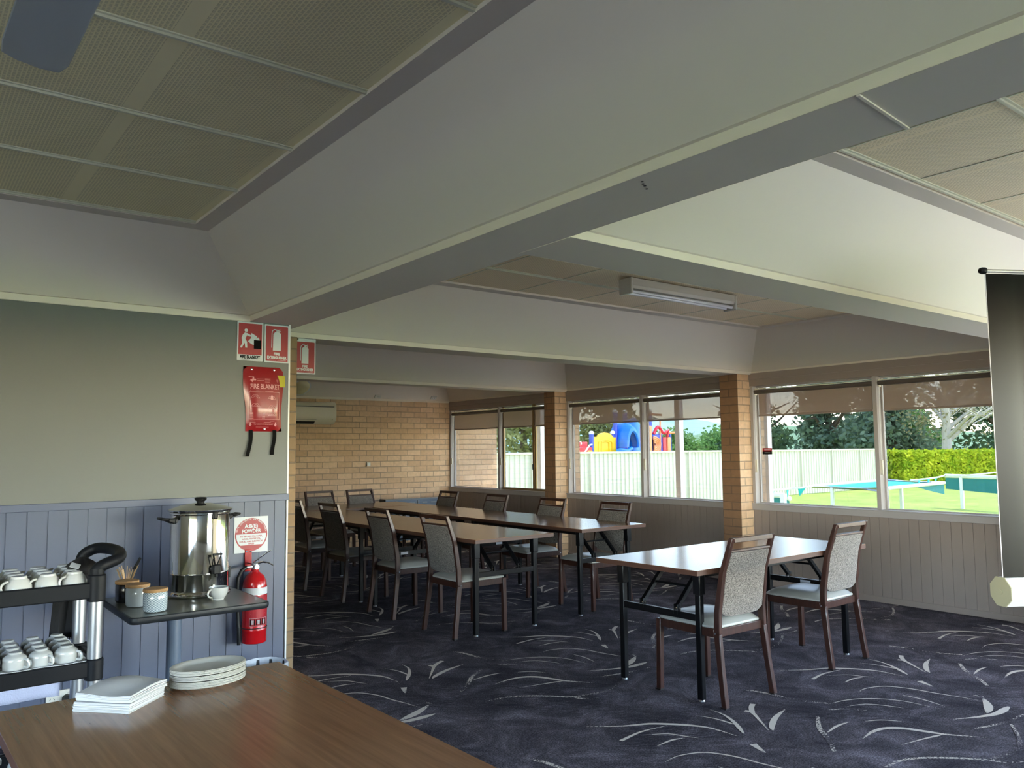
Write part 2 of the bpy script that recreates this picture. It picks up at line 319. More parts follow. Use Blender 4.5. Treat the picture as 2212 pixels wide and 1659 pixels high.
# ------------------------------------------------------------------ ceiling
M['tileA'] = tile_mat('perforated_tile_near', .633, 0, .6, .648, (238, 228, 184), .028)
M['tileB'] = tile_mat('perforated_tile', 4.445, 0, .635, .535, (244, 226, 190), .012)
M['tbar'] = mat('tile_joint_paint', (214, 212, 186), .45)
def coffer(x0, x1, y0, y1, a, tmat, bw=.10, xl=(), yl=(), ax1=None, strip=.034):
    """sloping coffer: upright lip, four slopes, flat band, perforated tiles set just above the band"""
    zb = ZB; ax1 = a if ax1 is None else ax1
    x0 += .002; x1 -= .002; y0 += .002; y1 -= .002
    r0 = [(x0,y0),(x1,y0),(x1,y1),(x0,y1)]; r1 = [(x0+a,y0+a),(x1-ax1,y0+a),(x1-ax1,y1-a),(x0+a,y1-a)]
    r2 = [(x0+a+bw,y0+a+bw),(x1-ax1-bw,y0+a+bw),(x1-ax1-bw,y1-a-bw),(x0+a+bw,y1-a-bw)]
    ri = [(x0+.012,y0+.012),(x1-.012,y0+.012),(x1-.012,y1-.012),(x0+.012,y1-.012)]
    rings = [[(x,y,zb) for x,y in r0], [(x,y,zb+strip) for x,y in r0], [(x,y,zb+strip+.003) for x,y in ri], [(x,y,ZC) for x,y in r1], [(x,y,ZC+.001) for x,y in r2], [(x,y,ZC+.016) for x,y in r2]]
    s = MB(); s.mi = 0
    for k, (A, B) in enumerate(zip(rings, rings[1:])):
        mi = 1 if k == 3 else 0
        for i in range(4):
            j = (i+1) % 4; s.quad(A[i], A[j], B[j], B[i], mi)
    o = s.build('ceiling', [M['ceil'], M['beam']], smooth=False); struct(o)
    t = MB(); X0, Y0, X1, Y1 = r2[0][0], r2[0][1], r2[2][0], r2[2][1]; z = ZC+.016
    t.quad((X0,Y0,z),(X1,Y0,z),(X1,Y1,z),(X0,Y1,z), 0)
    for x in xl:
        if X0 < x < X1: t.box(x-.004, x+.004, Y0, Y1, z-.003, z+.001, 1)
    for y in yl:
        if Y0 < y < Y1:
            t.box(X0, X1, y-.006, y+.006, z-.012, z+.001, 1); t.box(X0, X1, y-.016, y-.0065, z-.004, z+.001, 1)
    struct(t.build('ceiling', [tmat, M['tbar']], smooth=False))
fr = lambda s, p, n: [s+p*i for i in range(-n, n)]
coffer(X_LEFT, XB0, -1.2, YP, .3734, M['tileA'], .095, [], fr(2.411, .648, 8))
coffer(XB1, XW, -1.2, 2.2193, .3734, M['tileB'], .10, fr(3.72, .635, 9), [1.72-.6*i for i in range(9)])
coffer(XB1E, XW, 2.5311, 5.3248, .3734, M['tileB'], .10, fr(4.445, .635, 9), [4.32, 3.79, 3.26], ax1=.40)
coffer(XB1E, XW, 5.5824, 8.3535, .3734, M['tileB'], .10, fr(4.445, .635, 9), [7.3, 6.7])
coffer(XB1E, XW, 8.60, YF, .3734, M['tileB'], .10, fr(4.445, .635, 9), [10.2, 9.6])
b = MB(); T_ = ZC+.12
b.box(XB0, XB1, Y_BACK, 2.53, ZB, T_); b.box(XB0, XB1E, 2.53, YP, ZB, T_); b.box(XB1-.03, XB1E, YP, YF, ZB, T_)
struct(b.build('ceiling', M['beam'], smooth=False))
for y0, y1 in ((2.2193, 2.5311), (5.3248, 5.5824), (8.3535, 8.60), (Y_BACK, -1.2)):
    b = MB(); b.box(XB1, XW, y0, y1, ZB, T_); struct(b.build('ceiling', M['beam'], smooth=False))
b = MB(); b.box(X_LEFT, XB0, Y_BACK, -1.2, ZB, T_); struct(b.build('ceiling', M['beam'], smooth=False))
# cover joints under the long beam
b = MB(); b.bar((XB0+.0, .915, ZB-.002), (XB1, .941, ZB-.002), .008, .004); b.box(XB1, XB1+.004, 2.22, 2.53, ZB-.002, ZB+.001)
struct(b.build('trim_6', M['ceil'], smooth=False))
b = MB()
for u, v in ((1387, 392), (1389, 397), (1393, 401), (1397, 408)):
    p = at(u, v, 'z', ZB); b.tube([(p.x, p.y, ZB-.0012), (p.x, p.y, ZB-.0002)], .0045, 8)
struct(b.build('trim_7', mat('screw_hole', (60, 58, 54), .9), smooth=False))
r = MB(); r.box(X_LEFT-.3, XW+.02, Y_BACK-.3, YF+.3, T_, T_+.12); struct(r.build('roof', M['white'], smooth=False))
e = MB(); e.box(XW+.02, EAVE, Y_BACK-1, YF+.3, 2.30, 2.34); e.box(EAVE, EAVE+.03, Y_BACK-1, YF+.3, 2.26, 2.50)
e.box(XW+.02, EAVE+.03, Y_BACK-1, YF+.3, 2.50, 2.54)
struct(e.build('trim_5', M['white'], smooth=False))

# ------------------------------------------------------------------ walls
def boards(mb, axis, fixed, face, a0, a1, z0, z1, start, pitch, g=.005, dep=.004, th=.02):
    """upright lining boards with open joints; face = +1/-1 is the side they look to"""
    xs = []; k = math.floor((a0-start)/pitch)
    p = start+k*pitch
    while p < a1:
        lo, hi = max(p+g/2, a0), min(p+pitch-g/2, a1)
        if hi-lo > .004: xs.append((lo, hi))
        p += pitch
    for lo, hi in xs:
        A, B = (fixed, fixed-face*th) if face > 0 else (fixed, fixed+th)
        if axis == 'x': mb.box(lo, hi, min(A, B), max(A, B), z0, z1)
        else: mb.box(min(A, B), max(A, B), lo, hi, z0, z1)
    A, B = fixed-face*dep, fixed-face*th
    if axis == 'x': mb.box(a0, a1, min(A, B), max(A, B), z0, z1)
    else: mb.box(min(A, B), max(A, B), a0, a1, z0, z1)
# window wall
w = MB(); boards(w, 'y', XW, -1, Y_BACK, YF, 0, ZF, 3.6752, .0925)
struct(w.build('wall_right', M['wboard'], smooth=False))
w = MB(); w.box(XW+.02, XW+.23, 2.3, YF, GROUND, ZS-.01); struct(w.build('wall_right', M['brick_px'], smooth=False))
w = MB(); w.box(XW, XW+.22, Y_BACK, YF, 2.126, 2.32); w.box(XW-.012, XW, Y_BACK, YF, 2.197, ZB+.015); w.box(XW-.004, XW, Y_BACK, YF, 2.126, 2.197)
struct(w.build('wall_right', M['wboard'], bevel=.002))
w = MB(); w.box(XW-.018, XW, 2.3, YF, ZF, ZS); w.box(XW-.026, XW+.10, 2.3, YF, ZS-.004, ZS+.008)
struct(w.build('trim_1', M['frame'], bevel=.003))
w = MB(); w.box(XW-.016, XW, Y_BACK, YF, 0, ZK); struct(w.build('baseboard_right', M['wboard'], bevel=.003))
# brick piers of the window wall
for i, (y0, y1) in enumerate(((2.29, 2.527), (5.3508, 5.5878), (8.3705, 8.5958))):
    p = MB(); x0, x1 = PX, XW+.24
    for j, (A, mi) in enumerate((([(x0,y0),(x0,y1)], 0), ([(x1,y0),(x1,y1)], 0), ([(x0,y0),(x1,y0)], 1), ([(x0,y1),(x1,y1)], 1))):
        (ax, ay), (bx, by) = A; p.quad((ax,ay,GROUND),(bx,by,GROUND),(bx,by,2.2655),(ax,ay,2.2655), mi)
    struct(p.build('pillar_%d' % (i+1), [M['brick_py_shaded'], M['brick_px']], smooth=False))
# far wall, running on outside as a wing
w = MB(); w.box(-.5, 8.416, YF, YF+.24, GROUND, 2.9); struct(w.build('wall_back', M['brick_far'], smooth=False))
# partition on the left: painted sheet over a dado of boards
w = MB(); w.box(X_LEFT, 1.9688, YP, YP+.05, 1.19, ZB+.3); struct(w.build('wall_left', M['grey'], smooth=False))
w = MB(); boards(w, 'x', YP, -1, X_LEFT, 1.955, 0, 1.16, .857, .0935, g=.006)
struct(w.build('wall_left', M['board'], smooth=False))
w = MB(); w.box(X_LEFT, 1.972, YP-.018, YP, 1.158, 1.197); struct(w.build('trim_2', M['board'], bevel=.003))
w = MB(); w.box(X_LEFT, XB0, YP-.012, YP, ZB-.004, ZB+.034); struct(w.build('trim_3', M['ceil'], bevel=.003))
w = MB(); w.box(X_LEFT, 1.955, YP-.014, YP, 0, .08); struct(w.build('baseboard_left', M['board'], bevel=.003))
w = MB(); w.box(1.9688-.006, 1.9688+.004, YP-.003, YP+.05, 0, ZB); struct(w.build('trim_4', M['white']))
w = MB()
w.quad((X_LEFT,5.3,0),(2.215,5.3,0),(2.215,5.3,2.2515),(X_LEFT,5.3,2.2515), 0)
w.quad((2.215,5.3,0),(2.215,5.56,0),(2.215,5.56,2.2515),(2.215,5.3,2.2515), 1)
w.quad((X_LEFT,5.56,0),(2.215,5.56,0),(2.215,5.56,2.2515),(X_LEFT,5.56,2.2515), 0)
M['brick_pier_shaded'] = brick_mat('cream_brick_pier_shaded', 0, .2369, BR_H, -2.215+40*.2369, -2.165+26*BR_H, (178,142,98), (160,126,84), (140,116,88))  # darker copy of the same brick, its shade put into the colour
struct(w.build('pillar_4', [M['brick_pier_shaded'], M['brick_py_shaded']], smooth=False))
w = MB(); w.box(X_LEFT, 1.95, YP+.05, 5.3, 0, 2.25); struct(w.build('wall_left', M['grey'], smooth=False))
w = MB(); w.box(1.0, 1.1, 5.56, YF, 0, 2.9); struct(w.build('wall_left', M['grey'], smooth=False))
w = MB(); w.box(X_LEFT-.1, X_LEFT, 1.6, YP, 0, 2.9); w.box(X_LEFT-.1, X_LEFT, Y_BACK, 1.6, 0, .81); w.box(X_LEFT-.1, X_LEFT, Y_BACK, 1.6, 2.126, 2.9); struct(w.build('wall_left', M['grey'], smooth=False))
# unseen wall behind the camera; solid part and glazing placed to shape the light
w = MB(); w.box(X_LEFT, 3.1, Y_BACK-.1, Y_BACK, 0, 2.3); struct(w.build('wall_front', M['grey'], smooth=False))
M['glass_mid'] = glass_mat('light_trim_glass', (.74, .74, .72))  # tone chosen to trim the light from the added near right window
def added_glazing(name, x0, x1, y0, y1, n, H0=.06, gm='glass'):
    g = MB(); f = MB(); H1 = 2.126
    if x0 == x1: g.box(x0-.003, x0+.003, y0, y1, H0, H1)
    else: g.box(x0, x1, y0-.003, y0+.003, H0, H1)
    for i in range(n+1):
        t = i/n; x, y = x0+(x1-x0)*t, y0+(y1-y0)*t; f.box(x-.025, x+.025, y-.025, y+.025, H0-.05, H1)
    f.box(min(x0,x1)-.025, max(x0,x1)+.025, min(y0,y1)-.025, max(y0,y1)+.025, H0-.05, H0)
    f.box(min(x0,x1)-.025, max(x0,x1)+.025, min(y0,y1)-.025, max(y0,y1)+.025, H1, ZB+.01)
    fo = f.build(name, M['frame'], bevel=.003); struct(fo); g.build('glass', M[gm], fo, smooth=False)
added_glazing('added_light_window_4', 3.1, XW, Y_BACK, Y_BACK, 6, .52)  # unseen glazing added to light the room from behind
w = MB(); w.box(1.6, XW, Y_BACK-.08, Y_BACK, 0, .47); struct(w.build('wall_front', M['grey'], smooth=False))
added_glazing('added_light_window_6', X_LEFT-.05, X_LEFT-.05, Y_BACK, 1.6, 4, .86)  # unseen window added to light the near ceiling slope from the left
added_glazing('added_light_window_5', XW+.05, XW+.05, Y_BACK, 2.29, 5, .86, 'glass_mid')  # unseen bay, glazed clearer than the visible ones to add light
w = MB(); w.box(XW+.02, XW+.23, Y_BACK, 2.3, GROUND, .81); struct(w.build('wall_right', M['brick_px'], smooth=False))

# ------------------------------------------------------------------ windows
GX = XW+.095
def window(name, y0, y1, mull, slide=False):
    f = MB(); z0, z1 = ZS, 2.126
    f.box(XW, XW+.10, y1-.036, y1, z0, z1); f.box(XW, XW+.10, y0, y0+.036, z0, z1)
    f.box(XW-.004, XW+.10, mull-.021, mull+.021, z0, z1)
    f.box(XW+.07, XW+.11, y0, y1, z0, z0+.018); f.box(XW+.07, XW+.11, y0, y1, z1-.018, z1)
    for a in (y1-.036, mull-.021): f.box(GX-.02, GX+.012, a-.016, a, z0, z1)
    fo = struct(f.build(name, M['frame'], bevel=.0025))
    g = MB(); g.box(GX-.003, GX+.003, y0+.03, mull-.02, z0+.01, z1-.01); g.build('glass', M['glass_dim'], fo, smooth=False)
    g = MB(); g.box(GX-.003, GX+.003, mull+.02, y1-.03, z0+.01, z1-.01); g.build('glass', M['glass_dim'], fo, smooth=False)
    if slide:
        s = MB(); a, b_ = y0+.04, mull-.024
        for yy in (b_-.022, 9.125): s.box(GX-.035, GX-.01, yy, yy+.022, z0+.02, z1)
        s.box(GX-.05, GX-.028, 9.145, 9.185, z0+.02, z1); s.box(GX-.05, GX-.008, a, b_, z0+.008, z0+.04)
        s.build('sliding_sash', M['bronze'], fo, bevel=.002)
        s = MB(); s.box(GX-.07, GX-.05, 9.152, 9.172, 1.17, 1.25); s.build('latch', M['blackp'], fo, bevel=.004)
    return fo
W1 = window('window_1', 8.5958, YF, 9.948, True)
W2 = window('window_2', 5.5878, 8.3705, 6.966)
W3 = window('window_3', 2.527, 5.3508, 3.942)
M['blind'] = screen_cloth('grey_blind_cloth', (160, 138, 122), .27, .5)
M['blindbar'] = mat('blind_bottom_bar', (150, 134, 124), .5)
M['roller'] = mat('roller_tube', (92, 84, 78), .5)
M['bracket'] = mat('blind_head_rail', (232, 226, 205), .4)
BLX = XW+.035
WH = ['far pane beside the far brick wall', 'sliding pane beside the far brick pillar', 'pane with the yellow play panel below', 'pane left of the near brick pillar', 'pane right of the near brick pillar', 'pane beside the hanging black screen']
k = 0
for (y0, y1, mu) in ((8.5958, YF, 9.948), (5.5878, 8.3705, 6.966), (2.527, 5.3508, 3.942)):
    for a, b_ in ((mu+.024, y1-.04), (y0+.04, mu-.024)):
        o = empty('roller_blind', (BLX, (a+b_)/2, 2.03), 0, 'short grey roller blind over the '+WH[k], 'blind', 'roller blinds on the window wall'); k += 1
        h = (b_-a)/2
        q = MB(); q.tube([(0,-h,.032),(0,h,.032)], .0235, 16); q.build('roller', M['roller'], o)
        q = MB(); q.box(.018, .021, -h+.03, h-.035, -.222, .03); q.build('cloth', M['blind'], o, smooth=False)
        q = MB(); q.box(.012, .026, -h+.028, h-.033, -.236, -.218); q.build('bottom_bar', M['blindbar'], o, bevel=.003)
        q = MB(); q.box(-.004, .03, -h, h, .058, .066); q.box(-.01, .03, h-.012, h, .0, .07); q.box(-.01, .03, -h, -h+.012, .0, .07); q.build('head_rail', M['bracket'], o, bevel=.002)
        q = MB(); q.tube([(.0, h-.006, .02), (-.012, h-.004, -.3), (-.014, h-.004, -.78)], .0022, 6); q.tube([(.012, h-.006, .02), (-.0, h-.004, -.3), (-.004, h-.004, -.78)], .0022, 6); q.build('chain', M['white'], o)
        q = MB(); q.box(-.03, -.012, h-.022, h+.012, -.84 if k > 2 else -.80, -.70); q.build('chain_guide', M['gloss'], o, bevel=.004)

# ------------------------------------------------------------------ folding tables
M['walnut'] = wood('walnut_laminate_top', (122, 84, 60), (144, 102, 74), .21, .2, 1., 0, 26)
M['walnut_edge'] = mat('walnut_edge_band', (88, 60, 48), .4, coat=.2)
M['sticker'] = mat('pale_sticker', (196, 200, 214), .4)
TL, TW, TZ = 1.90, .80, .765
def make_table():
    t = empty('folding_table')
    q = MB(); q.box(-TL/2, TL/2, -TW/2, TW/2, TZ-.003, TZ); q.build('table_top', M['walnut'], t, smooth=False)
    q = MB(); q.box(-TL/2, TL/2, -TW/2, TW/2, TZ-.030, TZ-.0031); q.build('edge_band', M['walnut_edge'], t, smooth=False)
    lx, ly = .81, .30
    q = MB(); zz = TZ-.030
    for y in (-ly, ly): q.box(-lx-.01, lx+.01, y-.012, y+.012, zz-.035, zz)
    for x in (-.45, .45): q.box(x-.012, x+.012, -ly, ly, zz-.03, zz)
    q.build('under_frame', M['black'], t, bevel=.002)
    for sx in (-1, 1):
        for sy in (-1, 1):
            x, y = sx*lx, sy*ly; q = MB()
            q.box(x-.0185, x+.0185, y-.0185, y+.0185, .012, zz); q.box(x-.026, x+.024, y-.026, y+.026, zz-.13, zz)
            lg = q.build('leg', M['black'], t, bevel=.004)
            q = MB(); q.lathe([(.017, 0), (.019, .004), (.015, .013)], (x, y, 0), 12); q.build('leg_glide', M['alu'], lg)
        x = sx*lx
        q = MB(); q.box(x-.014, x+.014, -ly, ly, .452, .492); q.build('cross_bar', M['black'], t, bevel=.003)
        for sy in (-1, 1):
            y = sy*.135; q = MB(); q.bar((x-sx*.004, y, .515), (x-sx*.235, y, zz-.004), .026, .026, (1,0,0)); q.bar((x, y-.014, .47), (x, y-.014, .53), .03, .004); q.bar((x, y+.014, .47), (x, y+.014, .53), .03, .004)
            st = q.build('folding_strut', M['black'], t, bevel=.003)
            q = MB(); q.tube([(x, y-.02, .505), (x, y+.02, .505)], .007, 8); q.build('pivot_bolt', M['chrome'], st)
        q = MB(); q.tube([(x-sx*.115, -.135, .62), (x-sx*.115, .135, .62)], .008, 8); q.build('strut_rod', M['black'], t)
    q = MB(); q.box(lx-.0158, lx-.0142, -.05, .03, .458, .482); q.build('sticker', M['sticker'], t, smooth=False)
    return t
table0 = make_table()
TABLES = [ # x, y, rotation, label
 (4.567, 3.425, R_(1.4), 'walnut folding table standing alone nearest the camera, blue sky gloss on its top'),
 (3.99, 6.085, PI/2+R_(.7), 'walnut folding table with the two nearest of the left row of chairs pushed in'),
 (3.968, 7.99, PI/2+R_(.7), 'second walnut folding table of the left row, between the near one and the end table'),
 (5.165, 6.14, PI/2, 'long walnut folding table of the window row, nearest the camera, sky gloss on top'),
 (5.165, 8.045, PI/2, 'second walnut folding table of the window row, touching the end table'),
 (4.60, 9.43, 0, 'walnut folding table set crosswise at the far end before the brick wall'),
 (.667, 1.66, PI/2+R_(1.4), 'dark walnut folding table in front, carrying paper plates and napkins')]
for i, (x, y, rz, lb) in enumerate(TABLES):
    o = table0 if i == 0 else copy_tree(table0)
    o.location = (x, y, 0); o.rotation_euler.z = rz; tag(o, lb, 'table', 'walnut folding tables')

# ------------------------------------------------------------------ chairs
M['chairwood'] = wood('mahogany_frame', (50, 28, 21), (70, 41, 32), .38, .3, 3., 2, 6)
def heather():
    m = NT('grey_heather_fabric'); tc = m.n('ShaderNodeTexCoord'); n1 = m.n('ShaderNodeTexNoise'); n1.inputs['Scale'].default_value = 210; n1.inputs['Detail'].default_value = 3
    mp = m.n('ShaderNodeMapping'); mp.inputs['Scale'].default_value = (1, 1, .7); m.l(tc.outputs['Object'], mp.inputs[0]); m.l(mp.outputs[0], n1.inputs['Vector'])
    r = m.n('ShaderNodeValToRGB'); e = r.color_ramp.elements; e[0].position = .36; e[0].color = (*lin((66, 61, 58)), 1); e[1].position = .64; e[1].color = (*lin((150, 143, 136)), 1)
    m.l(n1.outputs['Fac'], r.inputs[0]); m.l(r.outputs[0], m.b.inputs['Base Color']); m.b.inputs['Roughness'].default_value = .9; m.b.inputs['Sheen Weight'].default_value = .2
    bp = m.n('ShaderNodeBump'); bp.inputs['Strength'].default_value = .4; bp.inputs['Distance'].default_value = .002; m.l(n1.outputs['Fac'], bp.inputs['Height']); m.l(bp.outputs['Normal'], m.b.inputs['Normal'])
    return m.mat
M['heather'] = heather()
M['vinyl'] = mat('pale_grey_vinyl', (178, 178, 172), .38, coat=.15, bump=.05, bscale=120)
M['glide'] = mat('dark_glide', (24, 20, 18), .6)
def make_chair():
    """origin on the floor under the seat, the sitter looks along +y"""
    c = empty('dining_chair')
    def side(s):
        P = [(.225, -.248, .006), (.218, -.221, .20), (.210, -.197, .40), (.206, -.198, .52), (.199, -.232, .74), (.191, -.300, .945)]
        W = [.034, .036, .042, .040, .034, .028]; T = [.034, .030, .028, .026, .026, .026]
        return [(s*x, y, z) for x, y, z in P], W, T
    def post(s, i0, i1):
        P, W, T = side(s); q = MB(); vs = []
        Pi = [Vector(p) for p in P]
        fine = []
        for i in range(i0, i1):
            for k in range(3):
                t = k/3; fine.append((Pi[i].lerp(Pi[i+1], t), W[i]+(W[i+1]-W[i])*t, T[i]+(T[i+1]-T[i])*t))
        fine.append((Pi[i1], W[i1], T[i1]))
        for p, w, t in fine: vs += [(p.x-t/2, p.y-w/2, p.z), (p.x+t/2, p.y-w/2, p.z), (p.x+t/2, p.y+w/2, p.z), (p.x-t/2, p.y+w/2, p.z)]
        n = len(fine); fs = [(3,2,1,0), (4*n-4, 4*n-3, 4*n-2, 4*n-1)]
        for i in range(n-1):
            for k in range(4): fs.append((4*i+k, 4*i+(k+1) % 4, 4*i+4+(k+1) % 4, 4*i+4+k))
        return q.add(vs, fs)
    for s in (-1, 1):
        lg = post(s, 0, 2).build('leg', M['chairwood'], c, bevel=.004)
        g = MB(); g.box(s*.225-.017, s*.225+.017, -.262, -.228, 0, .008); g.build('leg_glide', M['glide'], lg)
        q = MB(); q.bar((s*.222, .237, .006), (s*.217, .232, .424), .034, .034, (0,1,0)); lg = q.build('leg', M['chairwood'], c, bevel=.004)
        g = MB(); g.box(s*.222-.017, s*.222+.017, .22, .254, 0, .008); g.build('leg_glide', M['glide'], lg)
        post(s, 2, 5).build('back_post', M['chairwood'], c, bevel=.004)
    q = MB()
    for s in (-1, 1): q.box(s*.213-.012, s*.213+.012, -.18, .225, .378, .425)
    q.box(-.215, .215, .218, .244, .378, .425); q.box(-.205, .205, -.20, -.176, .378, .425)
    q.build('seat_frame', M['chairwood'], c, bevel=.003)
    # seat pad: rounded slab with a crown
    q = MB(); n = 14; vs = []; fs = []
    def edge(u, v):
        x, y = u*.228, .028+v*.222
        return x*(1-.03*(1-v)*.5), y
    for lay in range(2):
        for j in range(n+1):
            for i in range(n+1):
                u, v = 2*i/n-1, 2*j/n-1; r = max(abs(u), abs(v)); x, y = edge(u*(1-.06*(v**6)), v*(1-.05*(u**6)))
                crown = (1-u**4)*(1-v**4)
                z = .425 if lay == 0 else .438+.040*crown**.6
                vs.append((x, y, z))
    m_ = (n+1)**2
    for j in range(n):
        for i in range(n):
            a = j*(n+1)+i; fs.append((a+n+1, a+n+2, a+1, a)); b_ = m_+a; fs.append((b_, b_+1, b_+n+2, b_+n+1))
    rim = [i for i in range(n)] + [j*(n+1)+n for j in range(n)] + [n*(n+1)+n-i for i in range(n)] + [(n-j)*(n+1) for j in range(n)]
    for a, b_ in zip(rim, rim[1:]+rim[:1]): fs.append((a, b_, m_+b_, m_+a))
    q.add(vs, fs); q.build('seat', M['vinyl'], c, bevel=.004)
    # padded back panel
    def bpt(z):
        P, _, _ = side(1)
        for a, b_ in zip(P, P[1:]):
            if a[2] <= z <= b_[2]:
                t = (z-a[2])/(b_[2]-a[2]); return a[0]+(b_[0]-a[0])*t, a[1]+(b_[1]-a[1])*t
        return P[-1][0], P[-1][1]
    q = MB(); vs = []; fs = []; nz, nx = 16, 8; z0, z1 = .485, .858
    for lay in (0, 1):
        for j in range(nz+1):
            z = z0+(z1-z0)*j/nz; hx, y = bpt(z); hx -= .014
            rd = 0
            for i in range(nx+1):
                u = 2*i/nx-1
                zz = z + (.030*abs(u)**6 if j == 0 else (.018*abs(u)**6 if j == 1 else 0))
                puff = .010*(1-u**4)*(1-(2*j/nz-1)**6)
                vs.append((u*hx, y + (-.016-puff if lay == 0 else .016+puff), zz))
    m_ = (nz+1)*(nx+1)
    for j in range(nz):
        for i in range(nx):
            a = j*(nx+1)+i; fs += [(a, a+1, a+nx+2, a+nx+1), (m_+a, m_+a+nx+1, m_+a+nx+2, m_+a+1)]
    rim = [i for i in range(nx)] + [j*(nx+1)+nx for j in range(nz)] + [nz*(nx+1)+nx-i for i in range(nx)] + [(nz-j)*(nx+1) for j in range(nz)]
    for a, b_ in zip(rim, rim[1:]+rim[:1]): fs.append((b_, a, m_+a, m_+b_))
    q.add(vs, fs); q.build('backrest', M['heather'], c, bevel=.004)
    for z, h, nm in ((.931, .028, 'top_rail'), (.868, .014, 'back_rail')):
        hx, y = bpt(z); q = MB(); q.box(-hx+.010, hx-.010, y-.015, y+.015, z-h/2, z+h/2); q.build(nm, M['chairwood'], c, bevel=.003)
    q = MB()
    for s in (-1, 1): q.tube([(s*.226, -.19, .402), (s*.2285, -.19, .402)], .005, 8)
    q.build('bolt', M['alu'], c)
    return c
chair0 = make_chair()
CH = [ # x, y, facing angle, label
 (3.985, 3.183, 0, 'wooden chair with heather grey back, left of the two at the lone near table'),
 (5.165, 3.250, R_(1.5), 'wooden chair with heather grey back, right of the two at the lone near table'),
 (3.762, 5.515, -PI/2, 'wooden chair nearest the camera in the left row, back turned to the partition'),
 (3.755, 6.46, -PI/2, 'second wooden chair of the left row, counted from the camera'),
 (3.770, 7.495, -PI/2+R_(2), 'third wooden chair of the left row, counted from the camera'),
 (3.775, 8.385, -PI/2, 'farthest wooden chair of the left row, half hidden by the brick pier'),
 (4.50, 9.655, PI+R_(4), 'wooden chair facing the camera at the far table, middle of the three'),
 (5.10, 9.675, PI+R_(5), 'wooden chair facing the camera at the far table, next to the grey folded table'),
 (3.90, 9.63, PI+R_(3), 'wooden chair facing the camera at the far table, cut off by the brick pier'),
 (5.315, 5.615, PI/2, 'wooden window side chair nearest the camera, at the end of the long table'),
 (5.300, 6.535, PI/2, 'second wooden window side chair, standing in front of the far brick pillar'),
 (5.330, 7.565, PI/2, 'third wooden window side chair, before the taupe boards left of the pillar'),
 (5.360, 8.630, PI/2, 'farthest wooden window side chair, near the grey folded table')]
for i, (x, y, rz, lb) in enumerate(CH):
    o = chair0 if i == 0 else copy_tree(chair0)
    o.location = (x, y, 0); o.rotation_euler.z = rz; tag(o, lb, 'chair', 'mahogany dining chairs with grey backs')

# ------------------------------------------------------------------ folded games table by the far wall
M['ttop'] = mat('blue_grey_table_board', (112, 128, 148), .45); M['tedge'] = mat('steel_edge', (150, 158, 166), .35, metal=.6)
t = empty('folded_games_table', (6.50, 10.86, 0), R_(0), 'blue grey games table folded upright beside the far brick wall', 'table')
for s, y in ((0, -.06), (1, .06)):
    q = MB(); q.box(-.57, .57, y-.010, y+.010, .10, .715); bo = q.build('board', M['ttop'], t, bevel=.004)
    q = MB()
    for x in (-.38, 0, .38): q.box(x-.012, x+.012, y-.022, y-.010, .12, .70)
    for x0 in (-.36, .02): q.box(x0+.05, x0+.14, y-.016, y-.0102, .655, .675); q.box(x0+.2, x0+.3, y-.016, y-.0102, .655, .675)
    q.build('rib', M['tedge'], bo, bevel=.002)
q = MB(); q.box(-.585, .585, -.075, .075, .715, .728); q.build('edge_rail', M['tedge'], t, bevel=.003)
q = MB(); q.box(-.595, -.57, -.08, .08, .66, .735); q.box(.57, .595, -.08, .08, .66, .735); q.build('corner_guard', M['blackp'], t, bevel=.006)
q = MB(); q.tube([(-.3+.03*math.sin(a*PI/6), -.078, .60+.03*math.cos(a*PI/6)) for a in range(12)], .004, 6, closed=True); q.build('ring_pull', M['blackp'], t)
for x in (-.5, .5):
    q = MB(); q.bar((x, -.05, .05), (x, -.05, .12), .03, .03); q.bar((x, -.24, .065), (x, .24, .065), .03, .03, (0,0,1))
    f = q.build('foot', M['black'], t, bevel=.004)
    q = MB()
    for y in (-.22, .22): q.tube([(x-.012, y, .032), (x+.012, y, .032)], .032, 14)
    q.build('castor', M['blackp'], f)

# ------------------------------------------------------------------ hanging projection screen
M['sblack'] = mat('black_screen_back', (13, 13, 11), .30, spec=.16)
M['swhite'] = mat('screen_white_face', (225, 220, 226), .7); M['cream'] = mat('cream_end_cap', (186, 180, 150), .5)
D = 3.6
def dep(u, v, d):
    r = FW + RT*(u-1106)/F_PX - UP*(v-829.5)/F_PX; return Vector((0,0,EYE)) + r*d
a0 = dep(2123, 585, D); ct = dep(2133+22, 1280, D); a0.z
ang = math.atan2(-.118, .205)   # heading of the screen away from its free edge
hx = Vector((math.cos(ang), math.sin(ang), 0)); hn = Vector((-hx.y, hx.x, 0))
t = empty('projection_screen', (a0.x, a0.y, 0), ang, 'black backed pull up projection screen with white tube case at the right edge', 'projection screen')
LEN = 1.62; zt = a0.z; zc = at(2163, 1278, 'x', a0.x).z
q = MB(); nx, nz = 60, 24; vs = []; fs = []
for j in range(nz+1):
    for i in range(nx+1):
        x = .012+(LEN-.03)*i/nx; z = zc+.05+(zt-.012-zc-.05)*j/nz
        y = .0010*math.sin(x*90)*(.3+.7*abs(j/nz-.5)*2) + .0022*math.sin(x*34+1.3); vs.append((x, y, z))
for j in range(nz):
    for i in range(nx): a = j*(nx+1)+i; fs.append((a, a+1, a+nx+2, a+nx+1))
q.add(vs, fs); q.build('screen_cloth', M['sblack'], t)
q = MB(); q.add([(x, y+.0016, z) for x, y, z in vs], fs); q.box(.009, .0119, -.001, .0018, zc+.05, zt-.012); q.build('screen_face', M['swhite'], t)
q = MB(); q.tube([(.012, 0, zt), (LEN, 0, zt)], .0085, 12); q.build('top_rod', mat('pale_rod', (214, 206, 196), .25, metal=.3, coat=.5), t)
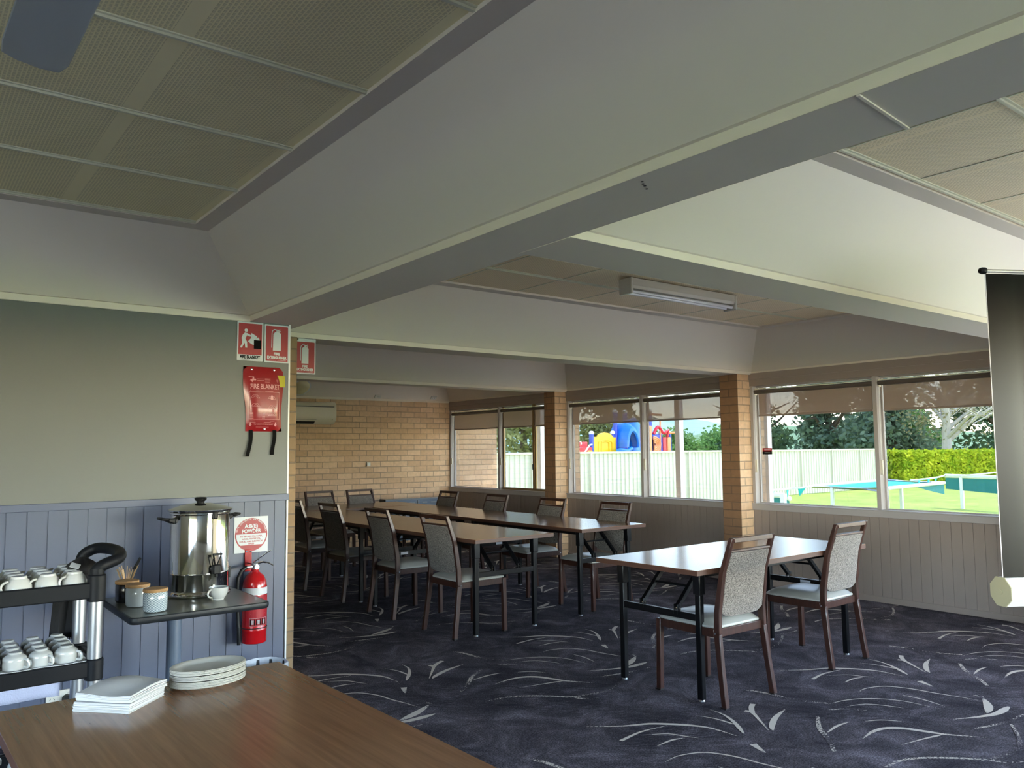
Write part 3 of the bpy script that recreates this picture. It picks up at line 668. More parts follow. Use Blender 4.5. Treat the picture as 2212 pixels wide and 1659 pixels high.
q = MB(); q.lathe([(.001, -.022), (.011, -.016), (.0155, -.004), (.0155, .010), (.013, .014)], n=14)
q.v = [(p[2], p[1], p[0]+zt) for p in q.v]; q.build('end_knob', M['blackp'], t)
q = MB(); oc = [(math.cos(PI/8+k*PI/4)*.066, zc+math.sin(PI/8+k*PI/4)*.066) for k in range(8)]
# open octagonal case, slot on top
for k in range(8):
    if k == 1: 
        (y0, z0_), (y1, z1_) = oc[1], oc[2]; w_ = y0-y1
        q.box(0, LEN, y1, y1+.016, z1_-.002, z1_); q.box(0, LEN, y0-.016, y0, z0_-.002, z0_); continue
    (y0, z0_), (y1, z1_) = oc[k], oc[(k+1) % 8]; q.prism([(0,y0,z0_),(0,y1,z1_),(0,y1*.955,zc+(z1_-zc)*.955),(0,y0*.955,zc+(z0_-zc)*.955)], (LEN,0,0))
q.build('case', M['white'], t, smooth=False)
q = MB(); q.prism([(-.005,y*1.03,zc+(z-zc)*1.03) for y, z in oc], (.006,0,0)); cp = q.build('end_cap', M['cream'], t, bevel=.002)
q = MB(); q.tube([(-.007,0,zc),(-.0045,0,zc)], .012, 16); q.tube([(-.0085,0,zc),(-.0065,0,zc)], .005, 10); q.build('cap_screw', M['cream'], cp)
q = MB(); px = LEN*.5; q.tube([(px, .075, .12), (px, .075, 2.26)], .014, 12); q.tube([(px,.075,2.25),(px,.0,zt+.012)], .010, 8); q.box(px-.03, px+.03, .04, .085, zc-.06, zc+.06)
po = q.build('pole', M['blackp'], t)
for k in range(3):
    a = k*2*PI/3+.5; q = MB(); q.tube([(px+.02*math.cos(a), .075+.02*math.sin(a), .42), (px+.45*math.cos(a), .075+.45*math.sin(a), .012)], .010, 8); q.tube([(px, .075, .2), (px+.22*math.cos(a), .075+.22*math.sin(a), .225)], .006, 6); q.build('leg', M['blackp'], t)

# ------------------------------------------------------------------ signs on the partition
M['red'] = mat('sign_red', (158, 10, 26), .4); M['signw'] = mat('sign_white', (205, 208, 212), .4); M['ink'] = mat('black_ink', (9, 9, 9), .8, spec=.15)
M['redtxt'] = mat('red_lettering', (160, 20, 34), .5)
def wallM(x, y, z): # plane facing -y: x right, y up
    return Matrix.Translation((x, y, z)) @ Matrix(((1,0,0,0),(0,0,-1,0),(0,1,0,0),(0,0,0,1)))
def rrect(w, h, r, n=5):
    o = []
    for cx, cy, a0 in ((w/2-r, h/2-r, 0), (-w/2+r, h/2-r, 90), (-w/2+r, -h/2+r, 180), (w/2-r, -h/2+r, 270)):
        for k in range(n+1): a = R_(a0+90*k/n); o.append((cx+r*math.cos(a), cy+r*math.sin(a)))
    return o
def flat(mb, pts, z, mi=0): # polygon in the sign's plane, a hair thick
    mb.prism([(x, y, z) for x, y in pts], (0, 0, .0006), mi)
def sline(mb, pts, w, z, mi=0):
    for a, b_ in zip(pts, pts[1:]):
        a, b_ = Vector((*a, 0)), Vector((*b_, 0)); d = (b_-a).normalized(); n = Vector((-d.y, d.x, 0))*w/2
        flat(mb, [(p.x, p.y) for p in (a-n-d*w*.2, b_-n+d*w*.2, b_+n+d*w*.2, a+n-d*w*.2)], z, mi)
def circ(cx, cy, r, n=24, a0=0, a1=360): return [(cx+r*math.cos(R_(a0+(a1-a0)*k/n)), cy+r*math.sin(R_(a0+(a1-a0)*k/n))) for k in range(n+(0 if a1-a0 == 360 else 1))]
def extinguisher_sign(name, x, y, z, w, h, label, par=None, rx=0):
    o = empty(name, (x, y, z), 0, label, 'sign', 'red fire extinguisher signs'); W = wallM(0, 0, 0)
    q = MB(); q.T = W; q.prism([(a, b_, 0) for a, b_ in rrect(w, h, .004)], (0,0,.002)); q.build('plate', M['signw'], o, smooth=False)
    q = MB(); q.T = W; flat(q, rrect(w*.90, h*.93, .004), .0021); q.build('red_field', M['red'], o, smooth=False)
    q = MB(); q.T = W; s = w/.16; Z = .0028
    flat(q, [(-.026*s,-.045*s),(.026*s,-.045*s),(.026*s,.062*s),(.018*s,.074*s),(-.012*s,.074*s),(-.024*s,.062*s)], Z)
    flat(q, [(-.006*s,.074*s),(.008*s,.074*s),(.008*s,.082*s),(-.006*s,.082*s)], Z)
    sline(q, [(.020*s,.090*s),(-.004*s,.084*s),(.022*s,.080*s)], .005*s, Z)
    sline(q, [(0,.088*s),(-.018*s,.090*s),(-.029*s,.082*s),(-.033*s,.066*s),(-.034*s,-.026*s)], .005*s, Z)
    q.build('pictogram', M['signw'], o, smooth=False)
    q = MB(); q.T = W
    text_mb(q, 'FIRE', .024*s, Matrix.Translation((0, -.066*s, Z)), bold=.0012*s, maxw=.040*s); text_mb(q, 'EXTINGUISHER', .024*s, Matrix.Translation((0, -.089*s, Z)), bold=.0012*s, maxw=.128*s)
    sline(q, [(-.06*s,-.1055*s),(-.005*s,-.1055*s)], .0012, Z); sline(q, [(.005*s,-.1055*s),(.06*s,-.1055*s)], .0012, Z)
    q.build('lettering', M['signw'], o, smooth=False)
    return o
extinguisher_sign('fire_extinguisher_sign', 1.885, YP-.001, 2.126, .157, .236, 'red fire extinguisher sign on the grey partition, beside the fire blanket sign')
extinguisher_sign('fire_extinguisher_sign', 2.298, 5.36, 2.120, .158, .236, 'red fire extinguisher sign behind the brick pier, its left edge hidden')
q = MB(); q.box(2.25, 2.38, 5.362, 5.366, 2.235, ZB+.002); hg = q.build('hanger', M['alu'], None)
hg.parent = bpy.data.objects['fire_extinguisher_sign.001']; hg.matrix_parent_inverse = Matrix.Translation((-2.298, -5.36, -2.120))
o = empty('fire_blanket_sign', (1.717, YP-.001, 2.129), 0, 'red and white fire blanket sign with a figure smothering flames, on the partition', 'sign'); W = wallM(0,0,0)
q = MB(); q.T = W; q.prism([(a, b_, 0) for a, b_ in rrect(.160, .238, .004)], (0,0,.002)); q.build('plate', M['signw'], o, smooth=False)
q = MB(); q.T = W; flat(q, [(-.072,-.082),(.072,-.082),(.072,.110),(-.072,.110)], .0021); q.build('red_field', M['red'], o, smooth=False)
q = MB(); q.T = W; Z = .0028
flat(q, circ(-.026, .066, .0105), Z); flat(q, [(-.034,.052),(-.020,.050),(.000,.040),(.014,.036),(.016,.030),(-.006,.030),(-.022,.036),(-.030,.014),(-.020,-.004),(-.018,-.040),(-.030,-.040),(-.034,-.010),(-.042,.012)], Z)
flat(q, [(-.042,.012),(-.034,-.010),(-.052,-.042),(-.062,-.040),(-.050,-.014),(-.054,.020),(-.046,.040),(-.034,.052)], Z)
flat(q, [(.006,.052),(.040,.034),(.022,-.022),(.004,-.014),(-.014,.000),(.004,.020)], Z); flat(q, [(.034,.010),(.040,.034),(.047,.020),(.052,.032),(.058,.010)], Z); q.build('pictogram', M['signw'], o, smooth=False)
q = MB(); q.T = W; flat(q, [(.022,-.044),(.068,-.044),(.068,.010),(.022,.010)], .0034); q.build('black_square', M['ink'], o, smooth=False)
q = MB(); q.T = W; text_mb(q, 'FIRE BLANKET', .026, Matrix.Translation((0, -.097, .0022)), bold=.0013, maxw=.124); sline(q, [(-.06,-.113),(.0,-.113)], .0012, .0021); sline(q, [(.01,-.113),(.06,-.113)], .0012, .0021); q.build('lettering', M['ink'], o, smooth=False)
# powder sign
o = empty('powder_extinguisher_sign', (1.744, YP-.0015, .962), 0, 'square white sign with a red disc reading A:B(E) POWDER, above the extinguisher', 'sign')
q = MB(); q.T = W; q.prism([(a, b_, 0) for a, b_ in rrect(.206, .212, .002)], (0,0,.002)); q.build('plate', M['signw'], o, smooth=False)
q = MB(); q.T = W; flat(q, circ(0, 0, .098, 48), .0021); q.build('red_disc', M['red'], o, smooth=False)
q = MB(); q.T = W; a1 = math.degrees(math.asin(.004/.091)); a2 = math.degrees(math.asin(-.062/.091))
flat(q, [(.091*math.cos(R_(a)), .091*math.sin(R_(a))) for a in [a2+(a1-a2)*k/12 for k in range(13)]] + [(.091*math.cos(R_(a)), .091*math.sin(R_(a))) for a in [180-a1+(a1-a2)*k/12 for k in range(13)]], .0028); q.build('white_field', M['signw'], o, smooth=False)
q = MB(); q.T = W; Z = .0029
text_mb(q, 'A:B(E)', .030, Matrix.Translation((0, .049, Z)), bold=.0011, maxw=.082); text_mb(q, 'POWDER', .030, Matrix.Translation((0, .020, Z)), bold=.0011, maxw=.116)
s_ = 'THIS COLOURED EXTINGUISHER'
for i, ch in enumerate(s_):
    if ch == ' ': continue
    a = R_(168-156*i/(len(s_)-1)); text_mb(q, ch, .0125, Matrix.Translation((.0905*math.cos(a), .0905*math.sin(a), Z)) @ Matrix.Rotation(a-PI/2, 4, 'Z'), bold=.0003)
q.build('lettering', M['signw'], o, smooth=False)
q = MB(); q.T = W; Z = .0035
for s_, y, w_ in (('TO BE USED FOR PAPER,', -.011, .136), ('WOOD, TEXTILE, OIL,', -.026, .116), ('LIQUID, AND ELECTRICAL', -.041, .142), ('FIRES', -.055, .034)): text_mb(q, s_, .0125, Matrix.Translation((0, y, Z)), bold=.0004, maxw=w_)
q.build('red_lettering', M['redtxt'], o, smooth=False)

# ------------------------------------------------------------------ fire blanket
M['pouch'] = mat('red_vinyl_pouch', (140, 16, 22), .34, coat=.3, bump=.25, bscale=14); M['pale'] = mat('pale_print', (214, 150, 150), .5); M['yellow'] = mat('yellow_tag', (176, 168, 10), .5)
o = empty('fire_blanket', (1.805, YP, 1.778), 0, 'red vinyl fire blanket pouch with black pull straps on the partition', 'fire blanket')
q = MB(); n, m_ = 16, 10; vs = []; fs = []
for lay in (0, 1):
    for j in range(n+1):
        for i in range(m_+1):
            u, v = 2*i/m_-1, 2*j/n-1; w_ = .118+.004*v; x = u*w_-.008*v*.5 - (.02 if (u > .85 and v > .95) else 0); z = .198*v
            d = .004 + (.030*(1-u**4)*(1-abs(v)**3)*(1-.35*v) if lay else 0); vs.append((x+.006*math.sin(v*3)*u, -d, z))
k_ = (n+1)*(m_+1)
for j in range(n):
    for i in range(m_):
        a = j*(m_+1)+i; fs += [(a+m_+1, a+m_+2, a+1, a), (k_+a, k_+a+1, k_+a+m_+2, k_+a+m_+1)]
rim = [i for i in range(m_)] + [j*(m_+1)+m_ for j in range(n)] + [n*(m_+1)+m_-i for i in range(m_)] + [(n-j)*(m_+1) for j in range(n)]
for a, b_ in zip(rim, rim[1:]+rim[:1]): fs.append((a, b_, k_+b_, k_+a))
q.add(vs, fs); q.build('pouch', M['pouch'], o)
def pz(x, z): # depth of the pouch surface
    u, v = max(-1, min(1, x/.118)), max(-1, min(1, z/.198)); return .0052+.030*(1-u**4)*(1-abs(v)**3)*(1-.35*v)
def drape(mb, y0=0):
    mb.v = [(x, -(pz(x, z)+y), z) for x, z, y in [(p[0], p[2], -p[1]) for p in mb.v]]
q = MB(); q.T = W; text_mb(q, 'FIRE BLANKET', .042, Matrix.Translation((.002, .074, .0)), bold=.0010, maxw=.182)
for x0, x1, z in [(-.09,-.04,.048),(.0,.05,.048)] + [(.0,.085,.125-.007*k) for k in range(4)] + [(-.048,-.005,.122),(-.048,-.005,.113)] + [(-.09,.0,-.085-.007*k) for k in range(6)] + [(-.08,.06,-.135),(-.08,.04,-.143),(-.05,.03,-.172)]: sline(q, [(x0,z),(x1,z)], .0018, 0)
for a, b_ in (((-.095,.042),(.092,.042)), ((.092,.042),(.094,-.125)), ((.094,-.125),(-.092,-.125)), ((-.092,-.125),(-.095,.042))):
    for k in range(8): sline(q, [tuple(a[i]+(b_[i]-a[i])*k/8 for i in (0,1)), tuple(a[i]+(b_[i]-a[i])*(k+1)/8 for i in (0,1))], .002, 0)
flat(q, [(-.098,.135),(-.066,.135),(-.066,.122),(-.055,.122),(-.055,.112),(-.070,.112),(-.078,.100),(-.084,.112),(-.098,.104)], 0)
for x, z in ((-.060, .012), (.042, .008), (-.058, -.040), (.045, -.050), (.045, -.095)):
    sline(q, [(x-.026,z-.006),(x-.014,z+.010),(x+.012,z+.010),(x+.026,z-.008),(x-.026,z-.006)], .0018, 0); sline(q, [(x-.012,z-.004),(x,z+.004),(x+.014,z-.004)], .0016, 0)
flat(q, [(.034,-.004),(.050,-.004),(.050,.016),(.044,.024),(.040,.024),(.034,.016)], 0)
for x in (-.085, .07): flat(q, [(x-.004,-.142),(x+.004,-.142),(x+.004,-.156),(x+.009,-.156),(x,-.168),(x-.009,-.156),(x-.004,-.156)], 0)
text_mb(q, 'PULL TABS DOWN TO RELEASE BLANKET', .0085, Matrix.Translation((-.005, -.155, 0)), bold=.0003, maxw=.120)
drape(q); q.build('print', M['pale'], o, smooth=False)
q = MB()
for x, z in ((-.078,.180),(.062,.182),(.004,-.183)): q.lathe([(.0075,0),(.0075,.002),(.003,.003)], n=12); q.v[-36:] = [(p[0]+x, -p[2]-pz(x,z)+.001, p[1]+z) for p in q.v[-36:]]
q.build('eyelet', M['chrome'], o)
q = MB(); q.add([(.083,-.014,.150),(.128,-.016,.148),(.130,-.020,.078),(.086,-.018,.076)], [(0,1,2,3)]); q.add([(.083,-.012,.150),(.128,-.014,.148),(.130,-.018,.078),(.086,-.016,.076)], [(3,2,1,0)]); q.build('tag', M['yellow'], o)
for x, dx, L in ((-.078, -.018, .160), (.066, -.006, .150)):
    q = MB(); P = [(x+dx*t*t+.004*math.sin(5*t), -.012-.006*math.sin(4*t+x*30), -.190-L*t) for t in [k/8 for k in range(9)]]
    for lay in (0, .0016): q.add([(p[0]+s_, p[1]-lay, p[2]) for p in P for s_ in (-.0115, .0115)], [(2*k, 2*k+1, 2*k+3, 2*k+2) for k in range(8)])
    q.build('pull_strap', M['ink'], o)

# ------------------------------------------------------------------ fire extinguisher
M['exred'] = mat('extinguisher_red', (180, 14, 22), .22, coat=.6); M['hose'] = mat('black_rubber', (18, 18, 20), .5)
ex = at(549.5, 1300, 'y', YP-.095)
o = empty('fire_extinguisher', (ex.x, YP-.095, .345), 0, 'red powder fire extinguisher hung on the grey partition beside the side table', 'fire extinguisher')
q = MB(); q.lathe([(.055,0),(.069,.006),(.071,.012),(.071,.075),(.0725,.078),(.0725,.082),(.071,.085),(.071,.325),(.066,.355),(.052,.385),(.030,.405),(.022,.412),(.022,.425)], n=32); q.build('cylinder', M['exred'], o)
q = MB(); q.lathe([(.0716,.282),(.0716,.322)], n=32); q.build('band', M['signw'], o)
q = MB(); ring = [(.0722*math.cos(R_(a)), .0722*math.sin(R_(a))) for a in range(-150, -29, 6)]
q.add([(x, y, z) for z in (.105, .278) for x, y in ring], [(i, i+1, len(ring)+i+1, len(ring)+i) for i in range(len(ring)-1)]); q.build('label', M['redtxt'], o)
def curved(mb, R=.0728): mb.v = [(R*math.sin(p[0]/R), -R*math.cos(p[0]/R)-p[1]*-1 if False else -R*math.cos(p[0]/R), p[2]) for p in mb.v]
q = MB(); q.T = W; text_mb(q, 'Fire', .020, Matrix.Translation((-.012, .262, 0)), bold=.0006); text_mb(q, 'Service', .020, Matrix.Translation((.012, .245, 0)), bold=.0006)
for z in (.225,.215,.205,.195,.185,.175): sline(q, [(-.045,z),(.045,z)], .0022, 0)
for z in (.108, .150): sline(q, [(-.052+.0104*k, z) for k in range(11)], .0018, 0)
for x in (-.052, .052): sline(q, [(x,.108),(x,.150)], .0018, 0)
for x in (-.034, 0, .034): flat(q, [(x-.006,.116),(x+.006,.116),(x+.007,.140),(x-.007,.140)], 0)
curved(q, .0730); q.build('label_print', M['signw'], o, smooth=False)
q = MB(); q.T = W
for x in (-.034, 0, .034): flat(q, [(x-.014,.112),(x-.008,.112),(x-.008,.146),(x-.014,.146)], 0); flat(q, [(x+.008,.112),(x+.014,.112),(x+.014,.146),(x+.008,.146)], 0)
curved(q, .0731); q.build('label_icons', M['ink'], o, smooth=False)
q = MB(); q.lathe([(.018,.425),(.018,.455),(.012,.462)], n=16); q.tube([(-.02,-.012,.44),(-.055,-.014,.440)], .008, 10); q.tube([(0,-.016,.438),(0,-.034,.438)], .014, 14)
q.build('valve', M['alu'], o)
q = MB(); q.bar((-.012,0,.462),(.07,-.02,.520), .018, .005); q.bar((.07,-.02,.520),(.088,-.024,.528), .016, .004); lv = q.build('lever', M['chrome'], o, bevel=.001)
q = MB(); q.tube([(-.005,0,.452),(.04,-.01,.462),(.075,-.02,.455),(.100,-.025,.438)], [.008,.006,.005,.003], 8); q.build('carry_handle', M['chrome'], o)
q = MB(); q.tube([(-.055,-.014,.440),(-.085,-.02,.425),(-.105,-.02,.385),(-.108,-.015,.30),(-.100,-.01,.18),(-.092,-.008,.06)], .0105, 10); hz = q.build('hose', M['hose'], o)
q = MB(); q.lathe([(.010,0),(.012,.05),(.012,.10),(.009,.11)], (-.091,-.008,.0), 12); q.build('nozzle', M['blackp'], hz)
q = MB(); q.tube([(.0725*math.cos(a*PI/14), .0725*math.sin(a*PI/14), .092+.0*a) for a in range(28)], .0025, 6, closed=True); q.build('strap', M['hose'], o)
q = MB(); q.box(-.030,.012,.088,.094,.40,.530); q.tube([(-.009,.02,.45),(-.009,.09,.45)], .005, 8); q.build('wall_bracket', M['exred'], o, bevel=.004)
q = MB()
for x in (-.020,.004): q.tube([(x,.086,.518),(x,.089,.518)], .005, 10)
q.build('bracket_screw', M['chrome'], o)

# ------------------------------------------------------------------ double power outlet
oc_ = at(128, 1507, 'y', YP)
o = empty('power_outlet', (oc_.x, YP, oc_.z), 0, 'white double power outlet on the grey boards behind the trolley', 'power outlet')
q = MB(); q.T = W; q.prism([(a, b_, 0) for a, b_ in rrect(.125, .078, .006)], (0,0,.010)); q.build('plate', M['gloss'], o, bevel=.002)
for s in (-1, 1):
    q = MB(); q.box(s*.042-.006, s*.042+.006, -.015, -.009, .012, .026); q.build('switch', M['gloss'], o, bevel=.002)
q = MB(); q.bar((-.046,-.0103,-.006),(-.040,-.0103,.004), .002, .002, (0,1,0)); q.bar((-.022,-.0103,-.006),(-.028,-.0103,.004), .002, .002, (0,1,0)); q.box(-.035,-.033,-.0106,-.0096,-.024,-.014); q.build('socket', M['ink'], o)
q = MB(); q.tube([(.034,-.008,-.008),(.034,-.045,-.008)], [.024,.020], 18); q.tube([(.034,-.044,-.010),(.036,-.06,-.06),(.06,-.05,-.18),(.12,-.03,-.24)], .004, 6); q.build('plug', M['blackp'], o)

# ------------------------------------------------------------------ side table
M['olive'] = mat('olive_laminate', (82, 85, 76), .3, coat=.3, var=.06, vscale=30); M['edge'] = mat('dark_rubber_edge', (28, 31, 35), .45, spec=.35)
M['postgrey'] = mat('grey_enamel_post', (92, 104, 122), .35, coat=.2)
SX0, SX1, SY0, SY1, SZ = .905, 1.562, 4.03, 4.70, .70
o = empty('side_table', ((SX0+SX1)/2, (SY0+SY1)/2, 0), 0, 'square olive topped pedestal table with dark rounded edge, holding the urn', 'table')
sw, sh = SX1-SX0, SY1-SY0
q = MB(); q.prism([(x, y, SZ-.006) for x, y in rrect(sw-.02, sh-.02, .03)], (0,0,.006)); q.build('table_top', M['olive'], o)
q = MB(); P = rrect(sw-.008, sh-.008, .035, 6)
prof = [(.002, -.001), (.006, -.004), (.0075, -.014), (.006, -.026), (.000, -.032), (-.02, -.034)]
vs = [];
for d, z in prof:
    for x, y in P:
        l = math.hypot(x, y); vs.append((x*(1+d/l), y*(1+d/l), SZ+z))
nP = len(P); fs = [(i*nP+k, i*nP+(k+1) % nP, (i+1)*nP+(k+1) % nP, (i+1)*nP+k) for i in range(len(prof)-1) for k in range(nP)]
fs.append(tuple(range((len(prof)-1)*nP, len(prof)*nP))); Pi = rrect(sw-.02, sh-.02, .03, 6); vs += [(x, y, SZ-.0005) for x, y in Pi]; fs += [(k, (k+1) % nP, len(prof)*nP+(k+1) % nP, len(prof)*nP+k) for k in range(nP)]
q.add(vs, fs); q.build('edge_band', M['edge'], o)
q = MB(); q.tube([(-.045, .0, .03), (-.045, .0, SZ-.03)], .036, 20); q.box(-.19, .10, -.03, .03, SZ-.045, SZ-.03); q.box(-.075, -.015, -.15, .15, SZ-.045, SZ-.03); q.build('column', M['postgrey'], o)
for a in (0, PI/2, PI, 3*PI/2):
    q = MB(); q.bar((-.045+.03*math.cos(a+.78), .03*math.sin(a+.78), .045), (-.045+.30*math.cos(a+.78), .30*math.sin(a+.78), .022), .05, .05, w2=.035, h2=.024); q.build('foot', M['postgrey'], o, bevel=.006)

# ------------------------------------------------------------------ urn
UX, UY = 1.345, 4.498
o = empty('hot_water_urn', (UX, UY, SZ), R_(11), 'tall polished steel hot water urn with black tap and lid knob', 'urn')
q = MB(); q.lathe([(.160,0),(.163,.004),(.163,.012),(.157,.016),(.155,.026),(.150,.032),(.150,.112),(.153,.117),(.153,.124),(.150,.129),(.150,.425),(.156,.430),(.156,.437),(.150,.442)], n=64); q.build('body', M['chrome'], o)
q = MB(); q.lathe([(.163,.443),(.165,.446),(.165,.452),(.150,.458),(.100,.472),(.050,.482),(0,.485)], n=64); ld = q.build('lid', M['chrome'], o)
q = MB(); q.lathe([(.018,.483),(.020,.492),(.030,.500),(.032,.508),(.026,.514),(0,.516)], n=20); q.build('lid_knob', M['blackp'], ld)
for s in (-1, 1):
    q = MB(); q.bar((s*.146, 0, .395), (s*.185, 0, .405), .05, .030, w2=.044, h2=.018); q.bar((s*.185, 0, .405), (s*.225, 0, .415), .06, .016, w2=.062, h2=.012); q.build('handle', M['blackp'], o, bevel=.006)
q = MB(); q.box(-.013, .013, -.168, -.150, .405, .445); q.build('gauge_cap', M['blackp'], o, bevel=.006)
q = MB(); q.box(-.010, .010, -.160, -.150, .20, .405); q.build('gauge_strip', mat('sight_gauge_cover', (180, 166, 140), .3), o, bevel=.002)
q = MB(); q.tube([(0,-.145,.150),(0,-.178,.150)], .015, 12); q.box(-.019,.019,-.192,-.162,.122,.170); q.tube([(0,-.180,.128),(0,-.182,.105)], .009, 10); tp = q.build('tap', M['blackp'], o, bevel=.004)
q = MB(); q.bar((-.006,-.178,.168),(-.022,-.190,.222), .008, .006); q.bar((.006,-.178,.168),(.022,-.190,.222), .008, .006); q.bar((-.026,-.190,.224),(.026,-.190,.224), .012, .010); q.build('tap_lever', M['blackp'], tp, bevel=.002)
q = MB(); q.tube([(0,-.154,.060),(0,-.160,.060)], .006, 10); q.build('indicator', M['gloss'], o)
q = MB(); q.box(.140,.166,-.03,.03,.07,.13); q.tube([(.160,.0,.08),(.178,.05,.05),(.15,.15,.012),(.02,.190,.006),(-.02,.222,-.02),(.03,.225,-.10),(.0,.225,-.22),(-.03,.215,-.36)], .0045, 6); q.build('power_cord', M['blackp'], o)

# ------------------------------------------------------------------ jars, stirrers and cup on the side table
M['lidwood'] = wood('bamboo_lid', (160, 122, 80), (192, 152, 106), .5, 0, 4, 0, 6)
def glaze(name, a, b_, pat):
    if not pat: return mat(name, a, .2, coat=.6)
    m = NT(name); tc = m.n('ShaderNodeTexCoord'); sp = m.n('ShaderNodeSeparateXYZ'); m.l(tc.outputs['Object'], sp.inputs[0])
    an = m.n('ShaderNodeMath'); an.operation = 'ARCTAN2'; m.l(sp.outputs[1], an.inputs[0]); m.l(sp.outputs[0], an.inputs[1])
    def F(v, k, ph=0):
        x = m.n('ShaderNodeMath'); x.operation = 'MULTIPLY_ADD'; m.l(v, x.inputs[0]); x.inputs[1].default_value = k; x.inputs[2].default_value = ph
        s_ = m.n('ShaderNodeMath'); s_.operation = 'SINE'; m.l(x.outputs[0], s_.inputs[0]); return s_.outputs[0]
    mu = m.n('ShaderNodeMath'); mu.operation = 'MULTIPLY'; m.l(F(an.outputs[0], 22), mu.inputs[0]); m.l(F(sp.outputs[2], 560), mu.inputs[1])
    mr = m.n('ShaderNodeMapRange'); mr.inputs[1].default_value = -.15; mr.inputs[2].default_value = .15; m.l(mu.outputs[0], mr.inputs[0])
    mx = m.n('ShaderNodeMix'); mx.data_type = 'RGBA'; mx.inputs[6].default_value = (*lin(a), 1); mx.inputs[7].default_value = (*lin(b_), 1); m.l(mr.outputs[0], mx.inputs[0]); m.l(mx.outputs[2], m.b.inputs['Base Color'])
    m.b.inputs['Roughness'].default_value = .2; m.b.inputs['Coat Weight'].default_value = .5; return m.mat
JR = [(1.040, 4.150, glaze('patterned_glaze', (122,136,146), (186,196,200), True), 'grey blue patterned jar with bamboo lid, front one of the three on the side table'),
      (1.005, 4.345, glaze('pale_glaze', (176,184,188), 0, False), 'plain pale grey jar with bamboo lid, standing between the patterned and the black jar'),
      (.990, 4.500, glaze('black_glaze', (18,18,20), 0, False), 'black jar with bamboo lid, rear one of the three on the side table')]
for x, y, mt, lb in JR:
    o = empty('storage_jar', (x, y, SZ), 0, lb, 'jar', 'jars with bamboo lids on the side table')
    q = MB(); q.lathe([(.040,0),(.050,.004),(.054,.014),(.055,.060),(.054,.088),(.050,.094)], n=36); q.build('body', mt, o)
    q = MB(); q.lathe([(.0555,.094),(.0565,.097),(.0565,.106),(.054,.109),(0,.1095)], n=36); q.build('lid', M['lidwood'], o)
o = empty('stirrer_glass', (1.015, 4.628, SZ), 0, 'glass at the back of the side table holding wooden stirrers', 'glass')
q = MB(); q.lathe([(.034,0),(.038,.003),(.040,.10),(.038,.10),(.036,.006),(0,.006)], n=24); q.build('tumbler', M['glass'], o)
M['stick'] = mat('birch_stick', (206, 176, 138), .6)
for k in range(24):
    a = random.uniform(0, 2*PI); r0, r1 = random.uniform(0, .02), random.uniform(.034, .062); h = random.uniform(.142, .168); a2 = a+random.uniform(-.3, .3)
    o = MB(); o.bar((r0*math.cos(a+PI), r0*math.sin(a+PI), .009), (r1*math.cos(a2), r1*math.sin(a2), h), .0065, .0018, (math.cos(a+1), math.sin(a+1), 0))
    o.T = Matrix.Identity(4); ob = o.build('wooden_stirrer', M['stick'], None, smooth=False); ob.location = (1.015, 4.628, SZ)
    tag(ob, 'pale wooden stirrer standing in the glass behind the black jar', 'stirrer', 'wooden stirrers in the glass')
q = MB(); q.bar((-.012,0,.009),(.030,-.014,.145), .010, .003, (0,1,0)); ob = q.build('table_knife', M['chrome'], None); hd = MB(); hd.bar((.030,-.014,.145),(.060,-.024,.205), .014, .007, (0,1,0)); hd.build('knife_handle', M['blackp'], ob, bevel=.003); ob.location = (1.015, 4.628, SZ)
tag(ob, 'black handled table knife leaning out of the glass of stirrers', 'knife')
M['china'] = mat('white_china', (186, 187, 184), .14, coat=.6)
def cup(name='coffee_cup', kind=0):
    """kind 0 rounded cup, 1 straight mug with inset foot; built standing upright"""
    o = empty(name)
    if kind == 0: pr = [(.026,0),(.028,.003),(.028,.008),(.036,.016),(.045,.034),(.0475,.056),(.048,.064),(.0465,.064),(.044,.050),(.040,.030),(.028,.014),(0,.012)]
    else: pr = [(.021,0),(.0235,.003),(.023,.007),(.032,.013),(.0385,.018),(.0415,.025),(.042,.030),(.042,.0625),(.0405,.0635),(.039,.052),(.038,.028),(.019,.009),(.017,.006),(0,.006)]
    q = MB(); q.lathe(pr, n=32); q.build('bowl', M['china'], o)
    q = MB()
    if kind == 0: q.tube([(.043+.030*math.sin(a)*.9, 0, .036-.020*math.cos(a)) for a in [PI*k/9 for k in range(10)]], [.0045]*10, 8)
    else: q.tube([(.040,0,.054),(.056,0,.056),(.062,0,.051),(.062,0,.036),(.055,0,.027),(.040,0,.024)], .0052, 8)
    q.build('handle', M['china'], o); return o
cupA = cup('coffee_cup', 0); cupA.location = (1.375, 4.262, SZ); cupA.rotation_euler.z = R_(205)
tag(cupA, 'white cup standing upright under the urn tap', 'cup', 'white crockery cups')

# ------------------------------------------------------------------ waste bin
o = empty('waste_bin', (1.715, 4.50, 0), 0, 'small round bin with a white plastic liner under the extinguisher', 'bin')
q = MB(); q.lathe([(.095,0),(.100,.004),(.122,.270),(.119,.270),(.097,.010),(0,.010)], n=32); q.build('bin_body', M['edge'], o)
M['liner'] = mat('thin_plastic_liner', (190, 196, 206), .25, coat=.3)
q = MB(); q.lathe([(.127,.190),(.129,.24),(.128,.276),(.122,.281),(.117,.270),(.108,.15),(.10,.05)], n=64, rib=lambda a, r, z: 1+.018*math.sin(a*9)+.012*math.sin(a*23+z*40)); q.build('liner', M['liner'], o)

